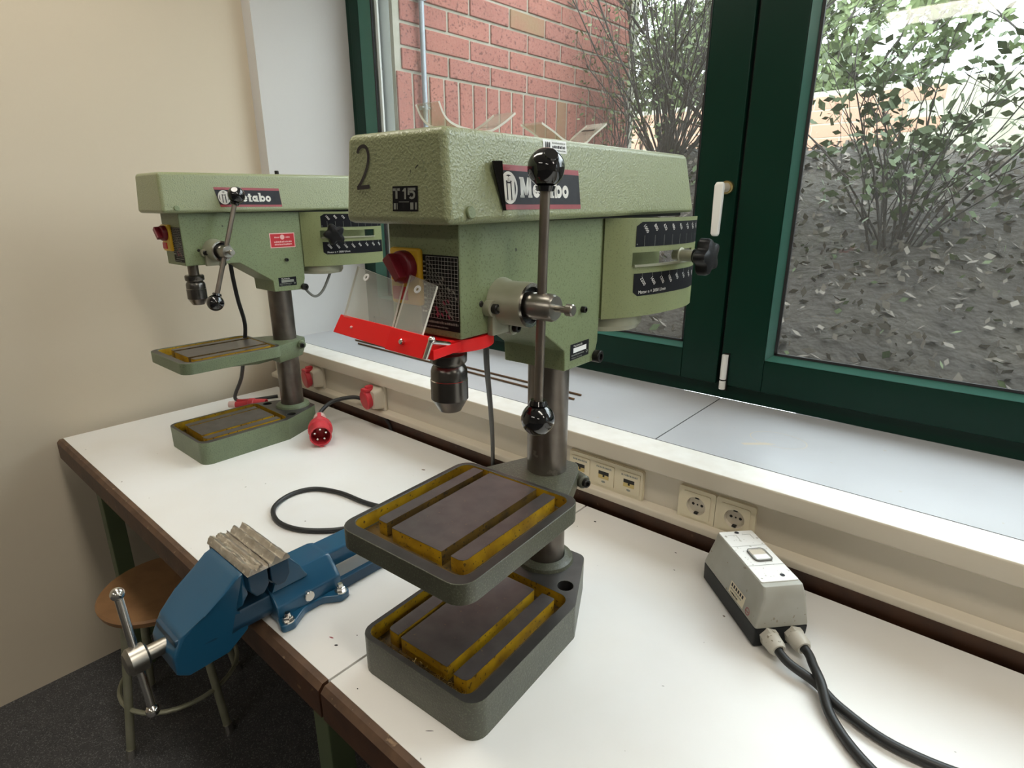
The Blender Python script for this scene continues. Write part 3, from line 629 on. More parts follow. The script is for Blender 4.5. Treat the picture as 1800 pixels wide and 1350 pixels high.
        fl = Flat(front); fl.stroke([(.0385, .7478), (.0405, .7500), (.0430, .7512)], .0014, 'marker', 1); fl.stroke([(.0300, .7420), (.0312, .7465)], .0008, 'marker', 1); fl.done('scuff_mark', cv)
        fl = Flat(front); fl.rect(.001, .042, .7030, .7300, 'printblack', 1)
        fl.rect(.0020, .0135, .7250, .7278, 'printdim', 2); fl.rect(.0060, .0095, .7165, .7278, 'printdim', 2)
        fl.rect(.0205, .0235, .7160, .7278, 'printdim', 2); fl.poly([(.0170, .7245), (.0205, .7278), (.0205, .7240)], 'printdim', 2)
        fl.ring(.0325, .7205, .0056, .0026, 'printdim', 2, -140, 130, 20, .82); fl.rect(.0265, .0385, .7252, .7280, 'printdim', 2); fl.rect(.0262, .0292, .7205, .7280, 'printdim', 2)
        fl.dashes(.0030, .0090, .7050, .0075, 'printdim', 2, 3); fl.dashes(.030, .0405, .7050, .0080, 'printdim', 2, 5); fl.rect(.0115, .028, .7128, .7134, 'printdim', 2); fl.done('type_plate', cv)
        th = .020
        def stk(x, y, h): c, s_ = math.cos(th), math.sin(th); return side(-.1445 + x * c - y * s_, .7742 + x * s_ + y * c, h)
        fl = Flat(stk); fl.poly([(.006, 0), (.056, 0), (.056, .0155), (.0, .0155), (.0, .006)], 'sticker', 1)
        for q in (0, 1, 2): fl.poly([(.0045 + q * .0042, .0055), (.0075 + q * .0042, .0050), (.0080 + q * .0042, .0120), (.0058 + q * .0042, .0135), (.0050 + q * .0042, .0100)], 'printblack', 2)
        fl.dashes(.006, .0165, .0015, .0024, 'printdim', 2, 1); fl.dashes(.021, .053, .0112, .0022, 'printdim', 2, 2); fl.dashes(.021, .052, .0058, .0038, 'printgrey', 2, 4); fl.dashes(.021, .053, .0020, .0022, 'printdim', 2, 6)
        fl.done('inventory_sticker', cv)
    else:
        screw(cv, 'cover_catch', (0.03, .02, .797), (0, 0, 1), .006, .010)
    # front of the head: switch, speed chart
    sw = B(); sw.box(-.052, .001, -.296, -.286, .588, .6590); sw = sw.done('switch_plate', 'swyellow', hd, bev=.004)
    b = B(); b.lathe((-.0215, -.2955, .636), (0, -1, 0), [(0, .0205), (.010, .0200), (.013, .0180)], 28)
    b.prism([(-.0055, -.0170), (.0055, -.0170), (.0075, .0170), (-.0075, .0170)], lambda p, q, t: (-.0215 + p * .80 - q * .60, t, .636 + q * .80 + p * .60), -.321, -.306); b.done('switch_knob', 'redknob', hd, bev=.002)
    b = B(); b.box(-.046, -.020, -.2985, -.2955, .594, .611); b.done('switch_label', 'signred', hd, bev=.001)
    fl = Flat(fplate); u0, u1, z0, z1 = -.0055, .0595, .5605, .6520
    fl.rect(u0, u1, z0, z1, 'printblack', 1)
    for k in range(11): fl.rect(.006 + k * .0052, .00635 + k * .0052, z0 + .014, z1 - .002, 'printgrid', 2)
    for k in range(17): fl.rect(.006, u1 - .001, z0 + .014 + k * .0047, z0 + .01435 + k * .0047, 'printgrid', 2)
    for k in range(8): fl.line((.008, z1 - .004 - k * .006), (.050, max(z1 - .052 - k * .006, z0 + .015)), .0005, 'printdim', 3)
    for k in range(12): fl.dashes(-.0035, .0045, z0 + .020 + k * .0056, .0026, 'printwhite' if k % 3 == 0 else 'printdim', 2, k)
    fl.dashes(.006, .057, z0 + .0075, .0032, 'printdim', 2, 31); fl.dashes(-.003, .040, z0 + .0025, .0020, 'printdim', 2, 32)
    RR = random.Random(7)
    for k in range(9): x = RR.uniform(.018, .052); z = z0 + .018 + RR.random() * .022; fl.line((x, z), (x + .0035, z - .004), .0024, 'magenta', 3)
    for k in range(7): x = RR.uniform(.022, .054); z = z0 + .042 + RR.random() * .03; fl.line((x, z), (x + .003, z - .004), .0022, 'printdim', 3)
    fl.done('speed_chart', hd)
    # right side of the head: serial plate, screws
    fl = Flat(plate); fl.rect(-.0305, .0280, .4705, .4968, 'printblack', 1); fl.rect(-.0215, .0195, .4815, .4895, 'printdim' if not first else 'sticker', 2)
    fl.text('Maschinen-Nr.', -.0210, .4912, .0052, 'printwhite', 2, sx=.92); fl.dashes(-.027, .012, .4768, .0026, 'printdim', 2, 9); fl.text('Made in Germany', -.0268, .4722, .0042, 'printdim', 2, sx=1.1); fl.ring(.0215, .4775, .0028, .0016, 'printdim', 2, n=10)
    fl.done('serial_plate', hd)
    screw(hd, 'plug_screw', (W_H, -.248, .591), (1, 0, 0), .0042, .001); screw(hd, 'set_screw', (W_H, .002, .5495), (1, 0, 0), .0052, .008); screw(hd, 'clamp_bolt', (W_H - .002, .0515, .4625), (1, 0, 0), .0105, .014)
    if not first:
        fl = Flat(plate); fl.rect(-.043, .0375, .5860, .6290, 'pink', 1); fl.rect(-.0405, .0350, .5885, .6265, 'signred', 2)
        fl.ring(-.003, .617, .0072, 0, 'pink', 3, n=18); fl.dashes(-.028, -.013, .6145, .0040, 'pink', 3, 2); fl.dashes(.008, .021, .6145, .0040, 'pink', 3, 3)
        fl.dashes(-.030, .026, .6010, .0050, 'pink', 3, 4); fl.dashes(-.029, .026, .5935, .0048, 'pink', 3, 5); fl.done('warning_label', hd)
    # feed hub and lever
    hv, hz = -.2065, .5885
    b = B(); b.lathe((W_H - .001, hv, hz), (1, 0, 0), [(0, .0325), (.006, .0310), (.012, .0285), (.046, .0290), (.049, .0280), (.049, .0235), (.043, .0225)], 36, 0, [0, 0, 0, 0, 1, 2]); bo = b.done('feed_boss', ['castalu', 'chrome', 'bolt'], T)
    for dv, dz in ((-.030, -.004), (.014, -.035)):
        b = B(); b.cyl((W_H - .001, hv + dv, hz + dz), (W_H + .011, hv + dv, hz + dz), .0105, n=18); b.done('boss_lug', 'castalu', bo, bev=.0015); screw(bo, 'boss_screw', (W_H + .011, hv + dv, hz + dz), (1, 0, 0), .0065, .007)
    b = B(); b.box(W_H - .001, W_H + .009, hv - .030, hv + .010, hz - .040, hz - .010); b.done('boss_web', 'castalu', bo, bev=.002)
    lv = B(); lv.lathe((W_H + .040, hv, hz), (1, 0, 0), [(0, .0172), (.040, .0172), (.0445, .0150), (.0445, .006)], 28); lv = lv.done('feed_hub', 'steel', T)
    b = B(); b.lathe((.103, hv, hz), (1, 0, 0), [(0, .0042), (.058, .0042), (.058, .0075), (.066, .0075), (.0675, .0062)], 12); b.done('hub_pin', 'steel', lv)
    a, c = Vector((.124, hv + .0045, .7515)), Vector((.124, hv - .0055, .4405))
    if not first: a, c = Vector((.124, hv + .052, .735)), Vector((.124, hv - .045, .455))
    b = B(); b.cyl(a, c, .0062, n=16); b.done('lever_rod', 'dullsteel', lv)
    dr = (a - c).normalized()
    for p, sg in ((a, 1), (c, -1)):
        b = B(); b.ball(tuple(p), .0222, 0, 28, 18); q = p - dr * sg * .0205; b.cyl(q, q - dr * sg * .006, .0125, .0105, 18)
        b.done('ball_knob', 'ball', lv)
        b = B(); cdir = Vector((.62, -.45, .62)).normalized() if sg > 0 else -dr * -sg
        if sg > 0: b.lathe(p + cdir * .0200, cdir, [(0, .0085), (.0024, .0080), (.0024, .0060)], 16); b.done('knob_boss', 'ball', lv)
        else: b.bm.free()
    # spindle and chuck
    sv = -.247
    b = B(); b.cyl((0, sv, .515), (0, sv, .56), .014, n=20); sp = b.done('spindle', 'dullsteel', T)
    b = B(); b.lathe((0, sv, .437), (0, 0, 1), [(0, .0105), (.0, .0155), (.017, .0252), (.0175, .0258), (.045, .0258), (.0455, .0252), (.0575, .0250), (.062, .0235), (.066, .0205), (.0675, .0205), (.068, .0235), (.071, .0252), (.081, .0252), (.084, .0230), (.084, .01)], 40, 0, [1, 1, 0, 0, 2, 0, 0, 0, 0, 0, 0, 0, 0, 0]); b.done('chuck', ['chuck', 'steel', 'chrome'], T)
    # motor guard with slot, scale plates, tension knob
    zl = [.5245, .6105, .6335, .6895]; s0, s1 = .058, SL[-1] - .035; b = B(); ss = [SL[-1] * k / 40 for k in range(41)]
    G = [[b.v(shp(s, z)) for z in zl] for s in ss]
    for k in range(40):
        for j in range(3):
            if j == 1 and s0 < (ss[k] + ss[k + 1]) / 2 < s1: continue
            b.face([G[k][j], G[k + 1][j], G[k + 1][j + 1], G[k][j + 1]])
    bmesh.ops.recalc_face_normals(b.bm, faces=b.bm.faces); bmesh.ops.solidify(b.bm, geom=b.bm.faces[:], thickness=.004)
    mg = b.done('motor_guard', 'motorpaint', T, ang=40)
    b = B(); b.prism([(.064, .062), (.060, .30), (-.06, .30), (-.064, .062)], lambda x, y, t: (x, y, t), .524, .688); b.done('motor_bracket', 'motorpaint', T, bev=.006, ang=40)
    b = B(); b.lathe((.022, .140, .496), (0, 0, 1), [(0, .045), (.003, .066), (.012, .072), (.060, .072)], 36); b.done('motor', 'castalu', T)
    for zz0, zz1, lw in ((.6430, .6830, 0), (.5600, .5985, 1)):
        fl = Flat(lambda x, y, h: shp(x, y, h + .0003)); A, E_ = .060, SL[-1] - .002
        if lw: fl.poly([(A + .010, zz0), (A + .02, zz0), (A + .02, zz1), (A, zz1), (A, zz0 + .007)], 'printblack', 1)
        else: fl.poly([(A, zz0), (A + .02, zz0), (A + .02, zz1), (A + .012, zz1), (A, zz1 - .007)], 'printblack', 1)
        fl.rect(A + .02, E_, zz0, zz1, 'printblack', 1, 24)
        for k, (up_, dn) in enumerate((('1000', '2200'), ('800', '1600'), ('630', '1300'), ('480', '1000'), ('400', '800'), ('320', '630'), ('250', '500'), ('200', '400'))):
            x = A + .019 + k * .0255
            if lw: fl.rect(x - .0002, x + .0003, zz1 - .006, zz1, 'printdim', 2); fl.text(dn, x - .005, zz1 - .0090, .0085, 'printwhite', 2, -.9)
            else: fl.rect(x - .0002, x + .0003, zz0, zz0 + .018, 'printdim', 2); fl.text(up_, x - .005, zz1 - .0060, .0085, 'printwhite', 2, -.9)
        if lw: fl.text('Motor n = 3000 U/min', A + .012, zz0 + .0035, .0080, 'printwhite', 2, .02)
        else: fl.dashes(A + .002, A + .004, zz0 + .003, .002, 'printdim', 2, 2)
        fl.done('speed_scale', mg)
    b = B(); b.loops([[shp(s, z, h) for z, h in ((.6095, .0005), (.6135, .0005), (.6135, .0035), (.6095, .0035))] for s in [s0 + (s1 - s0) * k / 12 for k in range(13)]]); b.done('slot_rail', 'castalu', mg)
    sk = .188 if first else .088
    p = Vector(shp(sk, .6230)); d = (Vector(shp(sk, .623, .01)) - p).normalized()
    if not first: d = (d + Vector((.2, -.1, 0))).normalized()
    kb = B(); kb.lathe(p, d, [(-.012, .009), (.0, .009), (.001, .0140), (.003, .0140), (.004, .0105), (.030, .0105)], 20); kb = kb.done('tension_screw', 'castalu', T)
    q = p + d * .028; a1 = d.cross(Vector((0, 0, 1))).normalized(); a2 = Vector((0, 0, 1)); b = B()
    b.lathe(q, d, [(0, .0125), (.006, .0135), (.014, .017)], 20, caps=(True, True))
    lps = []
    for t, k in ((.010, .86), (.014, 1.), (.028, 1.), (.033, .92), (.035, .6)):
        lps.append([tuple(q + d * t + (a1 * math.cos(w_) + a2 * math.sin(w_)) * ( .0285) * k * (1 + .17 * math.cos(5 * w_))) for w_ in [2 * PI * i / 50 for i in range(50)]])
    b.loops(lps); b.done('star_knob', 'black', kb)
    if not first:
        b = B(); b.tube(crom([(.040, .057, .470), (.045, .075, .440), (.045, .100, .425), (.045, .130, .445), (.045, .165, .505)], 6), .0042, 10); b.done('motor_lead', 'cablegrey', T)
    return T
d1 = drill_press('large sage green drill press in front, marked with a hand-drawn number', -.5737, .7673, math.radians(3.4), True)
d2 = drill_press('green drill press behind at the left wall, red warning label on its head', -1.756, .9155, math.radians(.1), False)
# red chuck guard with clear shields on the front machine
T = d1
b = B(); b.lathe((0, -.247, .533), (0, 0, 1), [(0, .013), (0, .062), (.0165, .062), (.0165, .013)], 44, caps=(False, False)); b.done('guard_ring', 'red', T, bev=.001)
def quad(b, C, th=.003, m=0):                  # C four corners (u, v, z): bottom left, bottom right, top right, top left
    C = [Vector(c) for c in C]; n = (C[1] - C[0]).cross(C[3] - C[0]).normalized() * th
    b.loops([[tuple(c) for c in C], [tuple(c - n) for c in C]], m)
b = B(); quad(b, [(-.114, -.346, .5497), (-.006, -.348, .5435), (-.002, -.340, .569), (-.105, -.338, .573)], .006); quad(b, [(-.007, -.351, .5430), (.056, -.351, .5405), (.062, -.343, .566), (-.003, -.343, .5695)], .008); b.done('guard_band', 'red', T, bev=.0008)
for C, eye in (([(-.098, -.3390, .571), (-.005, -.3400, .566), (-.019, -.305, .6165), (-.105, -.305, .6325)], (.26, .85)), ([(.003, -.3435, .567), (.049, -.3435, .563), (.041, -.306, .6185), (-.004, -.306, .6285)], (.42, .80))):
    b = B(); quad(b, C, .003)
    b.bm.normal_update(); mx = max(f.calc_area() for f in b.bm.faces)
    for f in b.bm.faces:
        if f.calc_area() < mx * .5: f.material_index = 1
    sh = b.done('clear_shield', ['acryl', 'acryledge'], T); c = [Vector(x) for x in C]; n = (c[1] - c[0]).cross(c[3] - c[0]).normalized()
    P = (c[0].lerp(c[1], eye[0])).lerp(c[3].lerp(c[2], eye[0]), eye[1]) + n * .0002
    b = B(); b.lathe(P, n, [(0, .0050), (.0012, .0050), (.0012, .0022), (0, .0022)], 18, caps=(False, False)); b.done('eyelet', 'sticker', sh)
screw(T, 'guard_rivet', (-.078, -.3440, .5600), (0, -1, .3), .0018, .001, 'pink', False); screw(T, 'guard_rivet', (.022, -.3500, .5560), (0, -1, .3), .0034, .0018, 'chrome', False)
b = B(); b.cyl((.060, -.349, .541), (.064, -.342, .562), .0032, n=12); b.cyl((.0635, -.3435, .560), (.052, -.300, .548), .003, n=10); b.ball((.0645, -.3415, .5625), .0045, 0, 12, 8); b.done('guard_hinge', 'chrome', T)
b = B(); b.loops([[(x, y, z) for x, y in ((.046, -.337), (.060, -.335), (.052, -.270), (.030, -.270))] for z in (.536, .548)]); b.done('guard_arm', 'red', T, bev=.001)
# mains leads of the machines
b = B(); b.tube(crom([(-.052, -.105, .585), (-.060, -.095, .53), (-.105, -.040, .44), (-.200, .085, .30), (-.310, .225, .150), (-.400, .335, .030), (-.415, .3515, -.010), (-.418, .3515, -.080)], 7), .0052, 10); b.done('mains_lead', 'cable', d1)
b = B(); b.tube(crom([(-.05, -.12, .56), (-.055, -.115, .49), (-.075, -.10, .42), (-.085, -.085, .34), (-.11, -.09, .25), (-.20, -.07, .14), (-.30, -.06, .04), (-.34, 0, .0066), (-.30, .10, .0066)], 7), .0062, 10); b.done('mains_lead', 'cable', d2)
# swarf in the trays of the front machine
b = B(); R = random.Random(5)
for k in range(170):
    if k < 120: u = R.uniform(-.108, .105); v = R.uniform(-.335, -.314); z = .0390
    else: u = R.choice((-.065, .0455, .096)) + R.uniform(-.006, .006); v = R.uniform(-.30, -.09); z = .0390
    a = R.uniform(0, 6.3); r = R.uniform(.0015, .004); P = [(u + r * math.cos(a + t * 1.1), v + r * math.sin(a + t * 1.1), z + R.uniform(0, .002) + .0012 * t) for t in range(R.choice((3, 4, 6)))]
    b.tube(P, .0003, 3)
o = b.done('metal_swarf', 'brass', d1, weld=False, nofix=True, kind='stuff')
# ================================================================== clear plastic shields on the belt cover
def clear_piece(name, label, base, rz, pts, w, th=.0028, slot=None):
    """bent clear strip: pts (along, height) profile, w width"""
    t = thing(name, label, 'plastic shield', base, rz); P = crom([(x, 0, z) for x, z in pts], 6); b = B(); n = len(P)
    def off(i): d = (P[min(i + 1, n - 1)] - P[max(i - 1, 0)]).normalized(); return Vector((-d.z, 0, d.x)) * th
    b.loops([[tuple(P[i] + Vector((0, -w / 2, 0))), tuple(P[i] + Vector((0, w / 2, 0))), tuple(P[i] + off(i) + Vector((0, w / 2, 0))), tuple(P[i] + off(i) + Vector((0, -w / 2, 0)))] for i in range(n)])
    for f in b.bm.faces:
        if f.calc_area() < 3.2e-5 or len(f.verts) == 4 and abs(f.normal.y) > .9: f.material_index = 1
    b.bm.normal_update()
    for f in b.bm.faces: f.material_index = 1 if abs(f.normal.y) > .9 else 0
    b.bm.faces.ensure_lookup_table(); b.done('sheet', ['acryl2', 'acryledge'], t)
    if slot:
        q, h0 = slot; i = int(q * (n - 1)); d = (P[i + 1] - P[i]).normalized(); o_ = off(i) * 1.25; c = P[i] + o_; b = B()
        b.face([b.v(c + d * s * .003 + Vector((0, y * w * .32, 0))) for s, y in ((-1, -1), (1, -1), (1, 1), (-1, 1))]); b.done('slot', 'bolt', t)
    return t
def d1w(u, v, z): r = math.radians(3.4); return (-.5737 + u * math.cos(r) - v * math.sin(r), .7673 + u * math.sin(r) + v * math.cos(r), z)
R90 = math.radians(93.4)
clear_piece('plastic_shield', 'curved clear plastic shield curling up at the front of the belt cover', d1w(.022, -.220, .7925), R90, [(-.072, .026), (-.064, .013), (-.050, .005), (-.022, .001), (.015, .002), (.045, .014), (.071, .029)], .036)
clear_piece('plastic_shield', 'bent clear plastic shield with a dark slot beside the inventory sticker', d1w(.022, .005, .7965), R90, [(-.095, .019), (-.065, .011), (-.030, .001), (.020, .001), (.050, .016), (.090, .036)], .036, .003, (.88, 0))
# ================================================================== bench vise
V0 = (-.925, .435, 0)
vt = thing('bench_vise', 'petrol blue bench vise with crumpled aluminium jaw pads', 'vise', V0)
b = B(); fp = rpoly([(-.088, -.068), (-.055, -.058), (.055, -.058), (.088, -.068), (.092, -.045), (.070, -.012), (.070, .022), (.092, .048), (.088, .070), (.055, .074), (-.055, .074), (-.088, .070), (-.092, .048), (-.070, .022), (-.070, -.012), (-.092, -.045)], [.008, .01, .01, .008, .012, .02, .02, .012, .008, .01, .01, .008, .012, .02, .02, .012], 4)
b.loops([[(x, y, z) for x, y in fp] for z in (0, .015)]); b.done('vise_base', 'blue', vt, bev=.003, ang=50)
for x in (-.080, .080):
    for y in (-.050, .056):
        nb = B(); nb.cyl((x, y, .015), (x, y, .018), .011, n=18); nb.lathe((x, y, .018), (0, 0, 1), [(0, .0085), (.006, .0085), (.0075, .007)], 6); nb.lathe((x, y, .0255), (0, 0, 1), [(0, .005), (.006, .0045)], 12); nb.done('mounting_nut', 'chrome', vt)
b = B(); cs = [(-.066, .013), (.066, .013), (.064, .036), (.052, .052), (.030, .071), (-.030, .071), (-.052, .052), (-.064, .036)]
b.loops([[(x * k, y, .013 + (z - .013) * kz) for x, z in cs] for y, k, kz in ((-.060, 1, 1), (.058, 1, 1), (.070, .96, .95))]); vb = b.done('vise_body', 'blue', vt, bev=.003, ang=20)
screw(vb, 'side_bolt', (.0645, 0, .030), (1, 0, .1), .0095, .006, 'chrome', False)
b = B(); b.loops([[(x, y, z) for y, z in ((-.060, .060), (.012, .060), (-.004, .092), (-.032, .131), (-.062, .131), (-.062, .085), (-.052, .078))] for x in (-.052, .052)]); b.done('fixed_jaw_web', 'blue', vt, bev=.004, ang=25)
for nm, y0, y1, mm in (('fixed_jaw', -.066, -.032, 'bluedark'), ('moving_jaw', -.104, -.070, 'bluedark')):
    b = B(); b.loops([[(x, y, z) for y, z in ((y0, .131), (y0, .100), (y0 + .010, .086), (y1 - .010, .086), (y1, .100), (y1, .131))] for x in (-.074, .074)]); b.done(nm, mm, vt, bev=.003, ang=30)
for y0, y1, sd in ((-.105, -.0695, 1), (-.0685, -.031, 2)):
    R = random.Random(sd); b = B(); nx, ny = 18, 20; H = [[R.uniform(-.0012, .0012) for _ in range(ny + 1)] for _ in range(nx + 1)]; ph = R.uniform(0, 6)
    def padz(i, j):
        t = j / ny; zg = .1390 + .0038 * math.cos(t * 2 * PI * 2.2 + ph) + (.0025 if .30 < t < .52 else 0) + H[i][j] * (1.5 if i in (0, nx) else 1)
        return zg - (.004 * max(0, (.12 - t) / .12) if sd == 1 else 0)
    up_ = [[b.v((-.077 + .154 * i / nx + R.uniform(-.0008, .0008), y0 + (y1 - y0) * j / ny, padz(i, j))) for j in range(ny + 1)] for i in range(nx + 1)]
    dn = [[b.v((-.077 + .154 * i / nx, y0 + (y1 - y0) * j / ny, .1312)) for j in range(ny + 1)] for i in range(nx + 1)]
    for i in range(nx):
        for j in range(ny):
            b.face([up_[i][j], up_[i + 1][j], up_[i + 1][j + 1], up_[i][j + 1]]); b.face([dn[i][j], dn[i][j + 1], dn[i + 1][j + 1], dn[i + 1][j]])
    for i in range(nx): b.face([up_[i][0], dn[i][0], dn[i + 1][0], up_[i + 1][0]]); b.face([up_[i][ny], up_[i + 1][ny], dn[i + 1][ny], dn[i][ny]])
    for j in range(ny): b.face([up_[0][j], up_[0][j + 1], dn[0][j + 1], dn[0][j]]); b.face([up_[nx][j], dn[nx][j], dn[nx][j + 1], up_[nx][j + 1]])
    b.done('jaw_pad', 'alu', vt, ang=50)
b = B(); b.loops([[(x, y, z) for x, z in ((-.028, .034), (.028, .034), (.028, .066), (.024, .069), (-.024, .069), (-.028, .066))] for y in (.060, .285)]); b.done('slide_bar', 'blue', vt, bev=.002)
for sx in (-1, 1):
    b = B(); b.box(sx * .057 - .007, sx * .057 + .007, .060, .235, .001, .024); b.done('guide_rail', 'bluedark', vt, bev=.003)
b = B(); b.box(-.064, .064, .222, .240, .001, .026); b.done('guide_end', 'blue', vt, bev=.003)
b = B(); b.loops([[(x * k, y, z) for x, z in ((-.044, .016), (.044, .016), (.050, .030), (.044, .056), (-.044, .056), (-.050, .030))] for y, k in ((-.058, 1), (-.16, 1), (-.215, .92))]); b.done('front_slide', 'bluedark', vt, bev=.004, ang=25)
b = B(); pr = [(-.100, .088), (-.104, .131), (-.118, .126), (-.140, .108), (-.172, .085), (-.205, .062), (-.222, .030), (-.222, -.002), (-.205, -.014), (-.140, -.012), (-.104, .014), (-.100, .040), (-.118, .060), (-.112, .076)]
b.loops([[(x * (1 if z > .07 else .78), y, z) for y, z in pr] for x in (-.060, -.050, .050, .060)]); b.done('moving_jaw_casting', 'blue', vt, bev=.004, ang=25)
b = B(); b.cyl((0, -.110, .030), (0, -.245, .030), .0125, n=18); b.lathe((0, -.243, .030), (0, -1, 0), [(0, .016), (.004, .022), (.026, .022), (.032, .016)], 24); b.done('lead_screw', 'steel', vt)
b = B(); b.cyl((-.030, -.258, .135), (.024, -.258, -.055), .0065, n=14)
for p in ((-.030, -.258, .135), (.024, -.258, -.055)): b.ball(p, .0105, 0, 14, 10)
b.done('handle_bar', 'chrome', vt)
# ================================================================== three-phase plugs
def cee_plug(name, label, P0, P1, k=1.):
    """red round plug, P0 cable end, P1 mouth"""
    P0, P1 = Vector(P0), Vector(P1); L = (P1 - P0).length; t = thing(name, label, 'plug', tuple(P0)); d = (P1 - P0).normalized(); a = d.cross(Vector((0, 0, 1))).normalized(); c = a.cross(d)
    b = B(); b.lathe((0, 0, 0), d, [(0, .010 * k), (0, .0165 * k), (L * .16, .0185 * k), (L * .18, .0150 * k)], 20); b.done('cable_gland', 'pinkedge', t)
    b = B(); b.lathe(d * L * .15, d, [(0, .0150 * k), (L * .20, .0195 * k), (L * .38, .0255 * k), (L * .40, .0320 * k), (L * .52, .0325 * k), (L * .54, .0285 * k), (L * .85, .0285 * k), (L * .85, .0250 * k), (L * .50, .0250 * k)], 32); b.done('shell', 'cee', t)
    b = B(); b.loops([[tuple(d * (L * x) + (a * y + c * z) * k) for y, z in ((-.006, .0), (.006, 0), (.005, .0275), (-.005, .0275))] for x in (.22, .56)]); b.loops([[tuple(d * (L * x) + (a * y - c * z) * k) for y, z in ((-.006, .024), (.006, .024), (.006, .0315), (-.006, .0315))] for x in (.60, 1.)]); b.done('key_rib', 'cee', t, bev=.001)
    b = B(); b.lathe(d * L * .60, d, [(0, .0255 * k), (.001, .0255 * k)], 28); b.done('pin_carrier', 'hole', t)
    for k_ in range(5):
        w_ = 2 * PI * k_ / 5 + .3; o_ = (a * math.cos(w_) + c * math.sin(w_)) * .0150 * k; b = B(); b.lathe(d * L * .60 + o_, d, [(0, .0036 * k), (L * .30, .0036 * k), (L * .32, .0026 * k)], 10); b.done('contact_pin', 'chrome', t)
    return t
pl = cee_plug('three_phase_plug', 'red five-pin plug lying on the bench with its mouth to the camera', (-1.628, .935, .046), (-1.500, .858, .0380), 1.14)
b = B(); b.tube(crom([(.006, -.004, .0), (-.02, .02, .012), (-.025, .07, .032), (.02, .125, .042), (.075, .145, .030), (.115, .150, .010), (.15, .162, -.03), (.17, .166, -.09)], 8), .0068, 12); b.done('plug_lead', 'cable', pl)
cee_plug('three_phase_plug', 'red plug lying by the wall behind the rear drill press base', (-2.048, .828, .024), (-1.952, .918, .0225), .70)
# wall sockets for three-phase plugs on the trunking
def cee_socket(label, X, tilt):
    t = thing('three_phase_socket', label, 'wall socket', (X, 1.094, .108), 0, 'red three-phase sockets on the trunking')
    b = B(); b.frus((-.040, .040, -.012, 0), (-.040, .040, -.012, 0), -.045, .045); b.done('back_box', 'trunk', t, bev=.004)
    b = B(); b.loops([[(x * k, y, z * k + dz) for x, z in rrect(-.036, .036, -.036, .036, .012, 4)] for y, k, dz in ((-.010, 1.05, 0), (-.034, .92, -.002), (-.044, .80, -.004))]); b.done('housing', 'trunk', t, ang=50)
    dirn = Vector((-.20, -1, -.08)).normalized()
    b = B(); b.lathe(Vector((-.006, -.040, -.004)), dirn, [(0, .0300), (.010, .0300), (.010, .0330), (.016, .0330), (.019, .0285)], 32); b.done('lid', 'cee', t)
    b = B(); b.box(-.020, .010, -.062, -.030, .022, .034); b.box(-.014, .004, -.050, -.026, .030, .042); b.done('hinge_lug', 'cee', t, bev=.004)
    return t
cee_socket('red lidded three-phase socket on the trunking, plug lead passing below it', -1.512, 0)
cee_socket('red lidded three-phase socket half hidden by the rear drill press column', -1.872, 0)
# ================================================================== loose cable loop
b = B(); P = [(-.82, .855, .006), (-.90, .815, .006), (-1.01, .765, .006), (-1.10, .735, .006), (-1.20, .722, .006), (-1.268, .690, .006), (-1.285, .635, .006), (-1.255, .575, .006), (-1.19, .548, .006), (-1.12, .560, .006), (-1.06, .605, .006), (-1.02, .662, .006), (-.98, .705, .006), (-.92, .738, .006), (-.85, .785, .006), (-.815, .835, .006)]
b.tube(crom(P, 8), .0058, 12); tag(b.done('rubber_cable', 'cable', None), 'black rubber cable lying in a loop on the bench behind the vise', 'cable')
# ================================================================== outlets in the trunking
def outlet_frame(t, x0, x1, n, z0=.0605, z1=.1370):
    b = B(); o_ = rrect(x0, x1, z0, z1, .005, 3); b.loops([[(x, y, z) for x, z in o_] for y in (0, -.006)]); b.loops([[(x * 1 + (.0015 if x < (x0 + x1) / 2 else -.0015), y, z + (.0015 if z < .1 else -.0015)) for x, z in o_] for y in (-.006, -.0085)]); b.done('frame', 'outlet', t)
tx = -.640; t = thing('data_outlet', 'cream triple data outlet in one frame on the trunking behind the column', 'outlet', (tx, 1.094, 0)); outlet_frame(t, -.1025, .1005, 3)
for k in range(3):
    x = -.0685 + k * .0675; b = B(); b.loops([[(px, y, pz) for px, pz in rrect(x - .0265, x + .0265, .0725, .1255, .002, 2)] for y in (-.0085, -.0105)]); ins = b.done('insert', 'outlet', t)
    fl = Flat(lambda x_, y_, h_: (x_, -.0107 - h_, y_)); fl.rect(x - .022, x + .022, .1135, .1225, 'outlet', 1); fl.dashes(x - .021, x + .020, .1155, .005, 'printdim', 2, 60 + k); fl.rect(x - .015, x + .013, .0890, .1080, 'hole', 1)
    fl.rect(x - .015, x + .013, .0890, .0990, 'brass', 2); fl.rect(x - .003, x + .002, .094, .104, 'hole', 3); fl.ring(x - .001, .0815, .0055, 0, 'printdim', 1, n=14, sy=.5); fl.done('jack', ins)
